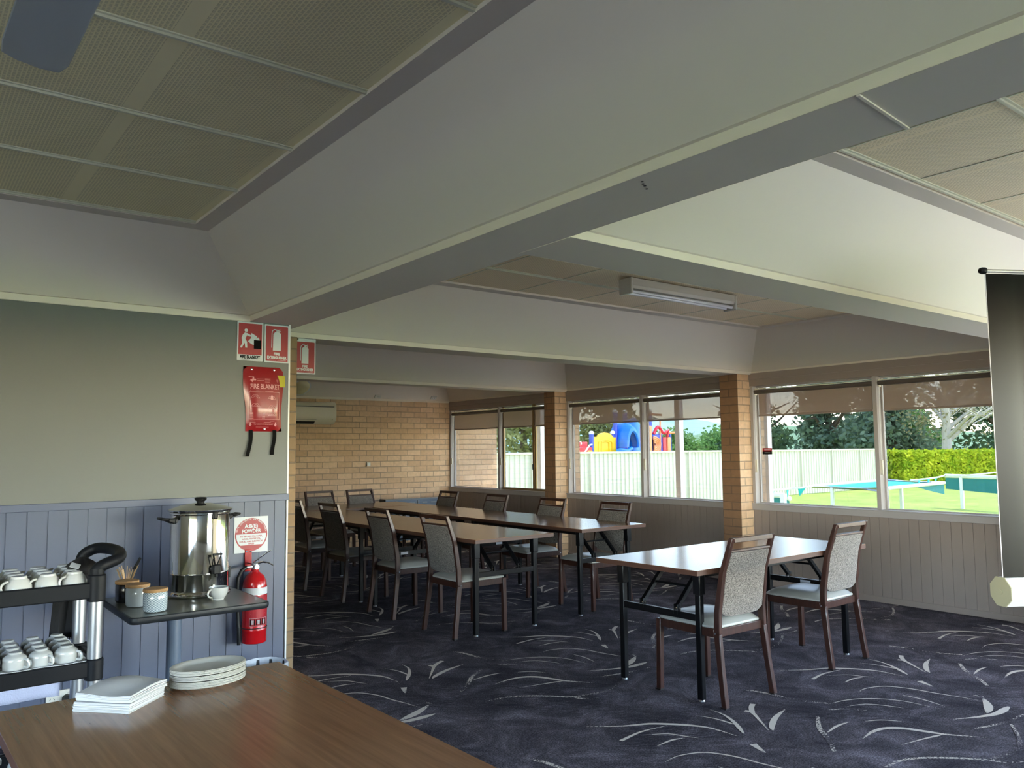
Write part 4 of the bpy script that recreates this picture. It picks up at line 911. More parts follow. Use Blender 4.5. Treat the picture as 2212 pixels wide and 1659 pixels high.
# ------------------------------------------------------------------ plates and napkins
M['paper'] = mat('white_paper', (196, 198, 202), .7, bump=.1, bscale=80); M['plate'] = mat('coated_paper_plate', (196, 195, 188), .5)
PLX, PLY, PLR = .785, 2.512, R_(5)
q = MB(); prof = [(0,.0),(.055,.0),(.070,.001),(.082,.006),(.096,.0095),(.100,.009),(.100,.008),(.095,.0083),(.082,.0045),(.070,-.001),(.0,-.001)]
q.lathe(prof, n=96, sx=1.10, sy=.80, rib=lambda a, r, z: 1)
nn = 96
for i, (r, z) in enumerate(prof):
    if .075 < r < .1:
        for k in range(nn):
            x, y, zz = q.v[i*nn+k]; q.v[i*nn+k] = (x, y, zz+(.0007 if k % 2 else -.0007)*(1 if r < .098 else .3))
plate0 = q.build('paper_plate', M['plate'], None)
for k in range(20):
    o = plate0 if k == 0 else plate0.copy()
    if k: col.objects.link(o)
    o.location = (PLX+.0008*math.sin(k*1.9), PLY+.0008*math.cos(k*2.3), TZ+.0012+.0023*k+(.002 if k > 7 else 0)+(.002 if k > 13 else 0)); o.rotation_euler.z = PLR+PI*(k % 2)
    tag(o, 'topmost oval white paper plate of the stack on the front table' if k == 19 else 'oval white paper plate stacked below the topmost one on the front table', 'plate', 'oval paper plates')
NX, NY, NS = .535, 2.472, .163
for k in range(20):
    q = MB(); n = 8; h = .00225; vs = []; fs = []; dx, dy = random.uniform(-.0022,.0022), random.uniform(-.0022,.0022); s = NS/2
    up = 1 if k >= 11 else 0; amp = .0035*max(0, (k-8)/11)
    for lay in (0, 1):
        for j in range(n+1):
            for i in range(n+1):
                u, v = 2*i/n-1, 2*j/n-1; w_ = amp*(math.sin(u*2.2+.8)*1.2+math.sin(v*3+u)*.8)
                vs.append((u*s, v*s, w_+(h*.88 if lay else 0)))
    m_ = (n+1)**2
    for j in range(n):
        for i in range(n): a = j*(n+1)+i; fs += [(a+n+1,a+n+2,a+1,a),(m_+a,m_+a+1,m_+a+n+2,m_+a+n+1)]
    rim = [i for i in range(n)] + [j*(n+1)+n for j in range(n)] + [n*(n+1)+n-i for i in range(n)] + [(n-j)*(n+1) for j in range(n)]
    for a, b_ in zip(rim, rim[1:]+rim[:1]): fs.append((a, b_, m_+b_, m_+a))
    q.add(vs, fs); o = q.build('paper_napkin', M['paper'], None)
    o.location = (NX+dx+(.006 if up else 0), NY+dy+(.004 if up else 0), TZ+.0004+h*k+(.0012 if up else 0)); o.rotation_euler.z = R_(44)+(R_(-2) if up else 0)
    tag(o, 'topmost folded white paper napkin of the pile on the front table' if k == 19 else ('folded white paper napkin in the upper packet of the pile, below its top sheet' if up else 'folded white paper napkin in the lower packet of the pile'), 'napkin', 'folded paper napkins')

# ------------------------------------------------------------------ utility trolley
M['trol'] = mat('dark_resin', (9, 12, 18), .55, spec=.25, bump=.1, bscale=50)
CX1, CY0, CY1 = .700, 3.585, 3.965; CL = .80
o = empty('utility_trolley', (CX1-CL/2, (CY0+CY1)/2, 0), 0, 'black three shelf utility trolley with round aluminium posts by the grey partition', 'trolley')
hx_, hy_ = CL/2, (CY1-CY0)/2
for z in (.942, .637, .235):
    fl = .022 if z > .9 else .006; q = MB(); q.box(-hx_+.003, hx_-.003, -hy_+.003, hy_-.003, z-.060, z-fl); t_ = .022
    q.box(-hx_, hx_, -hy_, -hy_+t_, z-.062, z); q.box(-hx_, hx_, hy_-t_, hy_, z-.062, z); q.box(-hx_, -hx_+t_, -hy_, hy_, z-.062, z); q.box(hx_-t_, hx_, -hy_, hy_, z-.062, z)
    for sx in (-1, 1):
        for sy in (-1, 1): q.tube([(sx*(hx_-.02), sy*(hy_-.02), z-.075), (sx*(hx_-.02), sy*(hy_-.02), z+.03 if z > .9 else z+.008)], .034, 18)
    q.build('shelf', M['trol'], o, bevel=.005)
for sx in (-1, 1):
    for sy in (-1, 1):
        q = MB(); q.tube([(sx*(hx_-.02), sy*(hy_-.02), .12), (sx*(hx_-.02), sy*(hy_-.02), .93)], .0265, 20); q.build('post', M['alu'], o)
        q = MB(); X, Y = sx*(hx_-.02), sy*(hy_-.02); q.tube([(X-.014, Y, .05), (X+.014, Y, .05)], .05, 20); q.box(X-.02, X+.02, Y-.012, Y+.012, .09, .13); q.build('castor', M['blackp'], o)
q = MB(); X = hx_-.02; Y = hy_-.02
pts = [(X,-Y,.955),(X,-Y,.99),(X+.03,-Y+.005,1.008),(X+.085,-Y+.05,1.020),(X+.115,-.03,1.030),(X+.105,.06,1.040),(X+.06,Y-.02,1.042),(X+.015,Y,1.020),(X,Y,.99),(X,Y,.955)]
P3 = []
for a, b_, c_, d_ in zip([pts[0]]+pts, pts, pts[1:], pts[2:]+[pts[-1]]):
    for k in range(4):
        t = k/4; a_, b2, c2, d2 = map(Vector, (a, b_, c_, d_)); P3.append(.5*((2*b2)+(c2-a_)*t+(2*a_-5*b2+4*c2-d2)*t*t+(3*b2-a_-3*c2+d2)*t*t*t))
P3.append(Vector(pts[-1]))
q.tube(P3, .0235, 12); q.tube([(X,-Y,.93),(X,-Y,.995)], .027, 16); q.tube([(X,Y,.93),(X,Y,.995)], .027, 16); q.build('handle', M['trol'], o)
# white liner cloth lying on the middle shelf and hanging behind
o = empty('shelf_cloth', (CX1-CL/2, (CY0+CY1)/2, .637-.006), 0, 'white cloth lining the middle trolley shelf under the mugs', 'cloth')
q = MB(); n = 30
vs = []; 
for i in range(n+1):
    x = -hx_+.03+(2*hx_-.07)*i/n
    for y, z in ((-hy_+.006, .008), (-hy_+.026, .003), (hy_-.03, .003), (hy_-.026, .012)): vs.append((x, y, z+.0015*math.sin(x*40)))
q.add(vs, [(4*i+j, 4*i+j+1, 4*i+5+j, 4*i+4+j) for i in range(n) for j in range(3)]); mo = q.build('liner_sheet', M['paper'], o); sol = mo.modifiers.new('thick', 'SOLIDIFY'); sol.thickness = .002
rx_ = at(128, 1490, 'y', 4.0).x; zb_ = at(60, 1513, 'y', 4.0).z
q = MB(); vs = []; n = 20
for i in range(n+1):
    x = -.15+(rx_+.15)*i/n
    for j in range(7): vs.append((x, 3.992+.004*math.sin(x*26)+.001*j, .580-(.580-zb_)*j/6))
q.add(vs, [(7*i+j, 7*i+j+1, 7*i+8+j, 7*i+7+j) for i in range(n) for j in range(6)]); tw = q.build('hanging_towel', mat('pale_towel', (190, 196, 224), .9, bump=.5, bscale=160), None)
sol = tw.modifiers.new('thick', 'SOLIDIFY'); sol.thickness = .006; tag(tw, 'pale lilac towel hanging behind the trolley below its middle shelf', 'towel')

# ------------------------------------------------------------------ cups on the trolley
ORD = ['front', 'second', 'third', 'fourth', 'rear']
COL = ['nearest the trolley handle', 'second from the trolley handle', 'third from the trolley handle', 'fourth from the trolley handle', 'farthest from the trolley handle']
zt_ = .942-.022
for r in range(4):
    for c_ in range(5):
        o = copy_tree(cupA); o.rotation_euler = (PI, 0, R_(200+random.uniform(-12, 12)) if r % 2 == 0 else R_(168+random.uniform(-12, 12)))
        o.location = (.612-.0985*c_+random.uniform(-.003, .003), CY0+.072+.083*r, zt_+.0645)
        if c_ == 3: o.location.x -= .002
        tag(o, 'white cup upside down on the top shelf, %s row, %s' % (ORD[r] if r < 3 else 'rear', COL[c_]), 'cup', 'white cups upside down on the top trolley shelf')
mug0 = cup('mug', 1); mz = .637-.006+.004; first = True
for r in range(4):
    for c_ in range(5):
        o = mug0 if first else copy_tree(mug0); first = False
        o.rotation_euler = (PI, 0, R_(-60+random.uniform(-18, 18)) if (r+c_) % 2 else R_(-35+random.uniform(-18, 18)))
        o.location = (.590-.0875*c_+random.uniform(-.001, .001), CY0+.075+.082*r+.002, mz+.0640)
        tag(o, 'white mug upside down on the middle shelf cloth, %s row, %s' % (ORD[r] if r < 3 else 'rear', COL[c_]), 'mug', 'white mugs upside down on the middle trolley shelf')
bz = .235-.006
for i, (x, y, rx, rz, lb) in enumerate(((.225,3.66,0,-40,'white mug standing upright at the front of the bottom trolley shelf'), (.335,3.68,PI,-50,'white mug upside down at the front of the bottom trolley shelf'),
    (.22,3.80,0,60,'white mug standing upright on the bottom trolley shelf, behind the upright front one'), (.34,3.80,PI,20,'white mug upside down on the bottom trolley shelf, second row'), (.12,3.68,0,90,'white mug on the bottom trolley shelf, cut off by the photo edge'),
    (.45,3.69,PI,20,'white mug upside down on the bottom trolley shelf, half behind the front table'))):
    o = copy_tree(mug0); o.rotation_euler = (rx, 0, R_(rz)); o.location = (x, y, bz+(.0640 if rx else .0005)); tag(o, lb, 'mug', 'white mugs on the bottom trolley shelf')
# black cloth over the trolley corner
M['bcloth'] = mat('black_cloth', (14, 14, 17), .9, bump=.6, bscale=40)
o = empty('cloth_bundle', (.655, 3.79, .942), 0, 'black cloth bundle with a white tag, draped over the trolley corner by the handle', 'cloth')
q = MB(); random.seed(3); n = 16; prof = []
for i in range(10):
    t = i/9; prof.append((.010+.062*math.sin(PI*min(1, t*1.02))**.7*(1-.35*t), -.004+.085*t))
q.lathe(prof, n=28, rib=lambda a, r, z: 1+.14*math.sin(a*3+z*30)+.08*math.sin(a*7-z*60), sx=.95, sy=1.15); q.build('bundle', M['bcloth'], o)
q = MB(); vs = []
for i in range(11):
    x = -.062+.0095*i
    for j in range(9): vs.append((x-.002*j, -.232-.004*math.sin(i*1.1+j*.3) if False else .205+.008*math.sin(i*1.1+j*.2), .01-.036*j))
q.add(vs, [(9*i+j, 9*i+j+1, 9*i+10+j, 9*i+9+j) for i in range(10) for j in range(8)])
for i in range(10): q.bar((-.078+.0095*i+.002, .205, -.275), (-.079+.0095*i, .205, -.292), .003, .003)
h_ = q.build('hanging_fringe', M['bcloth'], o); sol = h_.modifiers.new('thick', 'SOLIDIFY'); sol.thickness = .008
q = MB(); q.bar((-.050,-.060,.062), (-.018,-.070,.050), .030, .002, (0,-.6,1)); q.build('cloth_tag', M['signw'], o)

# ------------------------------------------------------------------ things on the far wall and ceiling
M['acw'] = mat('aircon_shell', (222, 214, 196), .35, coat=.2)
o = empty('air_conditioner', (4.84, YF, 2.03), 0, 'white split air conditioner high on the far brick wall', 'air conditioner')
q = MB(); P = [(0,-.165),(0,.165),(-.17,.165),(-.205,.14),(-.215,.08),(-.215,-.06),(-.19,-.12),(-.12,-.165)]
q.prism([(-.44, y, z) for y, z in P], (.88, 0, 0)); q.build('shell', M['acw'], o, bevel=.018, seg=3)
q = MB(); q.box(-.42,.40,-.2165,-.212,.087,.092); q.box(-.42,.40,-.2165,-.212,.094,.100); q.build('front_seam', M['edge'], o)
q = MB(); q.bar((-.42,-.204,-.098),(.12,-.204,-.098), .004, .004); q.bar((-.42,-.175,-.142),(.10,-.175,-.142), .003, .052, (0,.78,-.62)); q.build('louvre', M['edge'], o, smooth=False)
q = MB(); q.box(.37,.376,-.207,-.195,-.100,-.094); q.build('indicator', M['ink'], o)
o = empty('wall_button', (at(795, 1003, 'y', YF).x, YF, at(795, 1003, 'y', YF).z), 0, 'small white control button on the far brick wall', 'wall control')
q = MB(); q.box(-.032,.032,-.03,0,-.032,.032); q.build('housing', M['gloss'], o, bevel=.006); q = MB(); q.box(-.018,.018,-.033,-.029,-.02,.02); q.build('button', M['white'], o, bevel=.003)
def slope_pt(u, v): # far slope of the last coffer
    a = .3734; r = FW + RT*(u-1106)/F_PX - UP*(v-829.5)/F_PX; o_ = Vector((0,0,EYE)); n = Vector((0, (ZC-ZB-.034), a)); p0 = Vector((0, YF, ZB+.034)); return o_ + r*((p0-o_).dot(n)/r.dot(n))
sl = math.atan2(ZC-ZB-.034, .3734)
for (u, v, lb, nm) in ((815.5, 855.5, 'small white ceiling box with two dark holes on the far sloping ceiling', 0), (936, 858.5, 'small white ceiling lamp box nearest the window corner on the far sloping ceiling', 1), (648, 850, 'white ceiling box above the air conditioner, cut off by the brick pier', 2)):
    p = slope_pt(u, v); o = empty('ceiling_fitting', p, 0, lb, 'ceiling fitting', 'small fittings on the far sloping ceiling'); o.rotation_euler.x = -sl
    q = MB(); q.box(-.055,.055,-.032,.032,-.020,.0); q.build('housing', M['gloss'], o, bevel=.004)
    q = MB()
    if nm == 0:
        for x in (-.012, .016): q.tube([(x,.0,-.0215),(x,.0,-.018)], .005, 10)
        q.build('hole', M['edge'], o)
    elif nm == 1:
        for x in (-.018, .018): q.tube([(x,0,-.034),(x,0,-.018)], [.010,.014], 10)
        q.build('lamp_head', M['white'], o)
p = slope_pt(650, 836); o = empty('ceiling_dome_light', p, 0, 'round cream dome light on the far ceiling above the air conditioner', 'light'); o.rotation_euler.x = -sl
q = MB(); q.lathe([(.0,-.06),(.06,-.055),(.11,-.035),(.135,-.004),(.135,.0)], n=36); q.build('diffuser', mat('cream_dome', (222, 208, 160), .3, coat=.3), o); q = MB(); q.tube([(.0,.0,-.012),(0,0,0)], .148, 36); q.build('rim', M['white'], o)
# fluorescent batten
LX0, LX1, LY, LZ = 4.13, 5.345, 3.955, ZC+.008
o = empty('fluorescent_light', ((LX0+LX1)/2, LY+.045, LZ), 0, 'white twin tube fluorescent batten on the perforated ceiling beyond the cross beam', 'light', )
hl = (LX1-LX0)/2
q = MB(); q.box(-hl+.01,hl-.01,-.055,.055,-.055,-.001); q.prism([(-hl+.01,-.055,-.0551),(-hl+.01,.055,-.0551),(-hl+.01,.042,-.075),(-hl+.01,-.042,-.075)], (2*hl-.02,0,0)); q.build('body', mat('batten_enamel', (212, 206, 190), .35, coat=.2), o, bevel=.002)
q = MB(); q.box(-hl,-hl+.022,-.062,.062,-.118,.0); q.build('end_cap', M['gloss'], o, bevel=.006)
q = MB(); q.box(hl-.022,hl,-.062,.062,-.118,-.0); q.build('end_cap', M['gloss'], o, bevel=.006)
for y in (-.03, .03):
    q = MB(); q.tube([(-hl+.03,y,-.096),(hl-.03,y,-.096)], .0125, 14); q.build('tube', mat('fluorescent_tube', (228, 226, 232), .2, coat=.5), o)
q = MB(); q.box(-hl+.02,hl-.02,-.006,.006,-.09,-.075); q.build('reflector', M['white'], o)
# ceiling fan, one blade in view
M['blade'] = mat('fan_blade', (150, 156, 160), .45, coat=.2); FX, FY, FZ = .262, 1.05, 2.43
o = empty('ceiling_fan', (FX, FY, FZ), R_(91), 'pale grey ceiling fan blade hanging below the near perforated ceiling', 'ceiling fan')
q = MB(); q.lathe([(.0,-.05),(.08,-.045),(.10,-.02),(.10,.03),(.06,.06),(.02,.07)], n=28); q.tube([(0,0,.06),(0,0,ZC-FZ-.03)], .013, 12); q.lathe([(.06,ZC-FZ+.012),(.05,ZC-FZ-.03),(.015,ZC-FZ-.05)], n=20); q.build('motor', M['white'], o)
for k in range(3):
    a = 2*PI*k/3; M_ = Matrix.Rotation(a, 4, 'Z')
    q = MB(); q.T = M_; q.bar((.09,0,-.01),(.24,0,.0), .035, .006); q.build('blade_arm', M['alu'], o)
    q = MB(); q.T = M_ @ Matrix.Rotation(R_(10), 4, 'X'); pl = [(.19,-.05),(.60,-.068),(1.16,-.074),(1.215,-.062),(1.235,-.020),(1.238,.030),(1.225,.066),(1.16,.072),(.60,.068),(.19,.05)]
    q.prism([(x, y, .0) for x, y in pl], (0,0,.008)); q.build('fan_blade', M['blade'], o, bevel=.003)
# security sticker on the window
sk = at(1657.5, 975, 'x', GX-.006)
o = empty('window_sticker', sk, 0, 'small red and black security sticker on the pane right of the near brick pillar', 'sticker')
q = MB(); q.box(-.001,.001,-.058,.058,0,.035); q.build('red_half', M['red'], o, smooth=False); q = MB(); q.box(-.001,.001,-.058,.058,-.032,0); q.build('black_half', M['ink'], o, smooth=False)
q = MB()
for i in range(9): q.box(-.0022,-.0012,-.042+.009*i,-.036+.009*i,.013,.021)
for i in range(8): q.box(-.0022,-.0012,-.036+.009*i,-.030+.009*i,-.018,-.012)
q.build('print', M['signw'], o, smooth=False)
# wall switch edge beside the brick pier
# ================================================================== OUTSIDE
def grass_mat():
    m = NT('lawn'); ge = m.n('ShaderNodeNewGeometry'); n1 = m.n('ShaderNodeTexNoise'); n1.inputs['Scale'].default_value = 1.2; n1.inputs['Detail'].default_value = 9; n1.inputs['Roughness'].default_value = .75
    m.l(ge.outputs['Position'], n1.inputs['Vector']); r = m.n('ShaderNodeValToRGB'); e = r.color_ramp.elements
    e[0].position = .3; e[0].color = (*lin((128, 156, 58)), 1); e[1].position = .72; e[1].color = (*lin((200, 210, 108)), 1); m.l(n1.outputs['Fac'], r.inputs[0]); m.l(r.outputs[0], m.b.inputs['Base Color']); m.b.inputs['Roughness'].default_value = .95
    return m.mat
M['lawn'] = grass_mat(); M['pave'] = mat('bounce_concrete', (204, 196, 184), .8, var=.06, vscale=2)
q = MB(); q.box(XW+.2, 400, -250, 300, GROUND-.5, GROUND); struct(q.build('ground', M['lawn'], smooth=False))
q = MB(); q.box(XW+.2, 12.5, 5.5, YF, GROUND, GROUND+.03); q.box(XW+.2, 15, -20, 5.5, GROUND, GROUND+.03); struct(q.build('bounce_paving', M['pave'], smooth=False))  # pale ground below sill view, added to bounce sunlight onto the ceilings
q = MB(); q.box(-90, -30, -60, 60, GROUND-.5, GROUND); struct(q.build('ground', M['lawn'], smooth=False))  # unseen strip of lawn, added for its greenish bounce
q = MB(); q.box(-30, X_LEFT-.3, -60, 40, GROUND, GROUND+.02); struct(q.build('bounce_paving', mat('neutral_bounce_asphalt', (122, 119, 106), .9, var=.1, vscale=2), smooth=False))  # unseen grey ground, added to keep the bounce through the left window neutral
q = MB(); q.box(X_LEFT-.3, XW+.2, -60, Y_BACK-.05, GROUND, GROUND+.02); struct(q.build('bounce_paving', mat('dim_bounce_asphalt', (140, 134, 124), .9, var=.1, vscale=2), smooth=False))  # unseen ground behind the camera, darkened to cut the bounce on the slopes
M['cb'] = mat('cream_steel_sheet', (208, 205, 188), .45)
def fence():
    o = empty('sheet_metal_fence', (0,0,GROUND), 0, 'long cream corrugated steel fence crossing behind the lawn', 'fence'); ztop = 1.80
    fy = lambda x: 18.10+(x-13)*.034
    xs = [36.35-2.4*k for k in range(12)][::-1]; q = MB()
    for x in xs: q = MB(); q.box(x-.035, x+.035, fy(x)-.05, fy(x)+.03, 0, ztop); q.build('fence_post', M['cb'], o)
    for a, b_ in zip(xs, xs[1:]):
        q = MB(); n = 12; w_ = (b_-a-.07)/n; vs = []
        for i in range(n):
            x0 = a+.035+i*w_
            for t, d in ((0,0),(.28,0),(.40,.034),(.88,.034)): vs += [(x0+t*w_, fy(x0)+d, .02), (x0+t*w_, fy(x0)+d, ztop-.03)]
        vs += [(b_-.035, fy(b_), .02), (b_-.035, fy(b_), ztop-.03)]
        q.add(vs, [(2*k, 2*k+2, 2*k+3, 2*k+1) for k in range(len(vs)//2-1)]); q.build('fence_panel', M['cb'], o, smooth=False)
        q = MB(); q.bar((a, fy(a)+.0, ztop-.02), (b_, fy(b_)+.0, ztop-.02), .07, .06); q.build('top_rail', M['cb'], o)
fence()
# verandah posts
for x, y, lb in ((8.93, 10.74, 'white verandah post outside the far window bay'), (8.93, 7.646, 'white verandah post in the middle of the middle window bay'), (8.93, 6.195, 'white verandah post close beside the near brick pillar'), (8.93, 1.5, 'white verandah post outside the bay nearest the camera')):
    o = MB(); o.box(x-.045, x+.045, y-.045, y+.045, GROUND+.03, 2.30); ob = o.build('verandah_post', M['white'], None, bevel=.006); tag(ob, lb, 'post', 'white verandah posts')
# hedge
def leafmat(name, c1, c2, sc=3, rough=.6, tr=.25):
    m = NT(name); ge = m.n('ShaderNodeNewGeometry'); n1 = m.n('ShaderNodeTexNoise'); n1.inputs['Scale'].default_value = sc; n1.inputs['Detail'].default_value = 6; n1.inputs['Roughness'].default_value = .8
    m.l(ge.outputs['Position'], n1.inputs['Vector']); r = m.n('ShaderNodeValToRGB'); e = r.color_ramp.elements; e[0].position = .34; e[0].color = (*lin(c1), 1); e[1].position = .68; e[1].color = (*lin(c2), 1)
    m.l(n1.outputs['Fac'], r.inputs[0]); df = m.n('ShaderNodeBsdfDiffuse'); tl = m.n('ShaderNodeBsdfTranslucent'); mx = m.n('ShaderNodeMixShader'); mx.inputs[0].default_value = tr
    m.l(r.outputs[0], df.inputs[0]); m.l(r.outputs[0], tl.inputs[0]); m.l(df.outputs[0], mx.inputs[1]); m.l(tl.outputs[0], mx.inputs[2]); m.l(mx.outputs[0], m.out.inputs[0]); return m.mat
def leaf(vs, fs, c, s, rng):
    a = Vector((rng.gauss(0,1), rng.gauss(0,1), rng.gauss(0,.7))).normalized(); b_ = a.cross(Vector((rng.gauss(0,1), rng.gauss(0,1), rng.gauss(0,1)))).normalized(); k = len(vs)
    vs += [tuple(c+a*s), tuple(c+b_*s*.6), tuple(c-a*s), tuple(c-b_*s*.6)]; fs.append((k, k+1, k+2, k+3))
rng = random.Random(11); vs = []; fs = []; hx0, hx1 = 36.8, 62
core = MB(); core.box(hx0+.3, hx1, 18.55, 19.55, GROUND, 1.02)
for i in range(17000):
    x = hx0+(hx1-hx0)*rng.random()**1.6; side = rng.random()
    if side < .72: y = 18.42+rng.gauss(0,.07); z = GROUND+.05+rng.random()*1.62
    else: y = 18.4+rng.random()*1.3; z = 1.15+rng.gauss(0,.06)
    leaf(vs, fs, Vector((x, y, z)), .07+.05*rng.random(), rng)
for i in range(900): leaf(vs, fs, Vector((hx0+rng.gauss(0,.07), 18.4+rng.random()*1.2, GROUND+.05+rng.random()*1.6)), .09, rng)
q = MB(); q.add(vs, fs); ho = q.build('hedge', leafmat('hedge_leaves', (112, 156, 40), (226, 226, 74), 2.2), None, smooth=False)
tag(ho, 'clipped yellow green hedge running on from the end of the cream fence', 'hedge'); ho['kind'] = 'stuff'
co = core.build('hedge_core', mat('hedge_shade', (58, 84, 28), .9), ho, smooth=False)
# trees
LM = [leafmat('blue_conifer', (66, 90, 76), (150, 170, 146), 1.2), leafmat('olive_leaf', (96, 106, 64), (178, 180, 128), 1.4), leafmat('mid_green_leaf', (78, 122, 66), (156, 190, 120), 1.4),
      leafmat('lime_leaf', (110, 150, 40), (196, 210, 80), 1.6), leafmat('deep_green', (54, 78, 60), (120, 142, 106), 1.2), leafmat('brown_twig_leaf', (110, 104, 74), (176, 168, 130), 1.6)]  # leaf tones lightened, distance haze put into the colours
M['bark'] = mat('pale_bark', (190, 184, 172), .8, var=.2, vscale=6); M['bark2'] = mat('dark_bark', (92, 78, 64), .9, var=.2, vscale=6)
def tree(x, y, h, r, mi, lb, n=3200, leafs=.16, z0=.15, seed=1, bark='bark2', bare=False, cone=0, name='tree'):
    rg = random.Random(seed); o = empty(name, (x, y, GROUND), 0, lb, 'tree', 'trees beyond the garden'); q = MB()
    q.tube([(0,0,-.2),(rg.uniform(-.1,.1),0,h*.3),(rg.uniform(-.3,.3),rg.uniform(-.3,.3),h*.62)], [h*.035,h*.026,h*.014], 9)
    tips = []
    for k in range(9 if not bare else 16):
        a = rg.uniform(0, 2*PI); b0 = h*rg.uniform(.22,.6); p1 = Vector((math.cos(a)*r*.45, math.sin(a)*r*.45, b0+h*.14)); p2 = Vector((math.cos(a+rg.uniform(-.3,.3))*r*.85, math.sin(a)*r*.85, b0+h*rg.uniform(.12,.3)))
        q.tube([(0,0,b0), p1, p2], [h*.014,h*.009,h*.003], 6); tips.append(p2)
        if bare:
            for m_ in range(9):
                c = p1.lerp(p2, rg.random()); q.tube([c, c+Vector((rg.gauss(0,.8),rg.gauss(0,.8),rg.gauss(.3,.5))), c+Vector((rg.gauss(0,1.5),rg.gauss(0,1.5),rg.gauss(.5,.9)))], [h*.004,h*.0025,h*.001], 4)
    q.build('trunk', M[bark], o)
    blobs = []
    for k in range(44):
        t = rg.random(); zz = h*(z0+(.97-z0)*t); rr = r*(1-t*cone)*(.62 if cone else math.sqrt(max(.05, 1-(2*t-.9)**2))*.72); a = rg.uniform(0, 2*PI); d = rr*math.sqrt(rg.random())
        blobs.append((Vector((d*math.cos(a), d*math.sin(a), zz)), r*rg.uniform(.24,.42)*(1-.5*cone*t)))
    vs = []; fs = []
    for i in range(n):
        c, br_ = rg.choice(blobs); d = Vector((rg.gauss(0,1), rg.gauss(0,1), rg.gauss(0,.8))).normalized()*br_*rg.random()**.4; leaf(vs, fs, c+d, leafs*rg.uniform(.6,1.2), rg)
    q = MB(); q.add(vs, fs); q.build('foliage', LM[mi], o, smooth=False)
TR = [ # x, y, height, radius, leaf, label, cone
 (52, 31, 10, 3.4, 0, 'dense blue green tree beyond the fence, seen beside the near brick pillar', .5),
 (50, 25.5, 11, 3.6, 0, 'broad blue green conifer beyond the fence, seen just left of the near mullion', .4),
 (62, 33, 12, 4.6, 4, 'deep green tree standing behind the blue green conifers', .3),
 (70, 27, 14, 5.4, 4, 'tall deep green tree behind the bare pale tree', .3),
 (74, 18.2, 13, 5.2, 0, 'tall blue green tree rising behind the hedge beside the black screen', .3),
 (56, 40, 11, 4.4, 4, 'deep green tree seen just inside the near brick pillar', .3),
 (86, 30, 16, 6.5, 4, 'farthest tall deep green tree above the fence end', .2),
 (60, 16.2, 6.0, 3.2, 2, 'mid green rounded tree above the hedge, touching the black screen', 0),
 (58, 28.6, 5.0, 2.6, 2, 'low mid green bushy tree just over the end of the fence', 0),
 (30, 45, 8.6, 4.6, 1, 'olive green gum behind the yellow play panel', 0), (39, 49, 10, 4.6, 1, 'olive green gum behind the blue slide tower', 0), (47.5, 48, 8.4, 3.6, 1, 'olive gum just right of the slide tower', 0),
 (64, 55, 2.9, 4.4, 2, 'mid green tree crown over the fence right of the white verandah post', 0), (75, 58, 3.3, 4.6, 2, 'mid green tree crown at the treeline beside the near pillar', 0), (60, 66, 2.8, 4.5, 2, 'low mid green tree at the treeline in the middle bay', 0), (98, 70, 6.0, 4.8, 4, 'dark tree standing on the rise at the end of the treeline', 0),
 (21, 45, 9.0, 4.0, 2, 'mid green tree seen through the sliding pane', 0), (15.4, 33, 8.2, 3.4, 0, 'blue green tree seen through the sliding pane, next to the brick wing', .2), (18.2, 27, 3.6, 1.5, 3, 'lime green bush above the fence in the sliding pane', 0), (25.6, 38, 7.4, 2.4, 5, 'thin brownish tree beside the far verandah post', 0)]
for i, (x, y, h, r, mi, lb, cn) in enumerate(TR): tree(x, y, h, r, mi, lb, 7000 if h > 6 else 5000, .16+.016*r, -.05, 20+i, cone=cn)
tree(47, 20.9, 9.0, 3.8, 5, 'bare pale barked tree with white branches behind the hedge', 1300, .10, .3, 77, 'bark', True)
# hills
def hill(name, x, y, rx, ry, h, rgb):
    q = MB(); n, m_ = 40, 12; vs = [(0,0,h)]; fs = []
    for j in range(1, m_+1):
        for i in range(n):
            a = 2*PI*i/n; t = j/m_; vs.append((rx*t*math.cos(a), ry*t*math.sin(a), h*(math.cos(PI*t)*.5+.5)*(1+.10*math.sin(a*5+t*4))-(.6 if j == m_ else 0)))
    for i in range(n): fs.append((0, 1+i, 1+(i+1) % n))
    for j in range(m_-1):
        for i in range(n): fs.append((1+j*n+i, 1+(j+1)*n+i, 1+(j+1)*n+(i+1) % n, 1+j*n+(i+1) % n))
    q.add(vs, fs); o = q.build(name, mat(name+'_cover', rgb, .95, var=.2, vscale=.02), None); o.location = (x, y, GROUND); struct(o)
hill('hill_1', 620, 560, 330, 160, 32, (150, 182, 172)); hill('hill_2', 420, 640, 300, 120, 30, (148, 180, 176)); hill('hill_3', 260, 150, 160, 90, 9, (120, 150, 110))

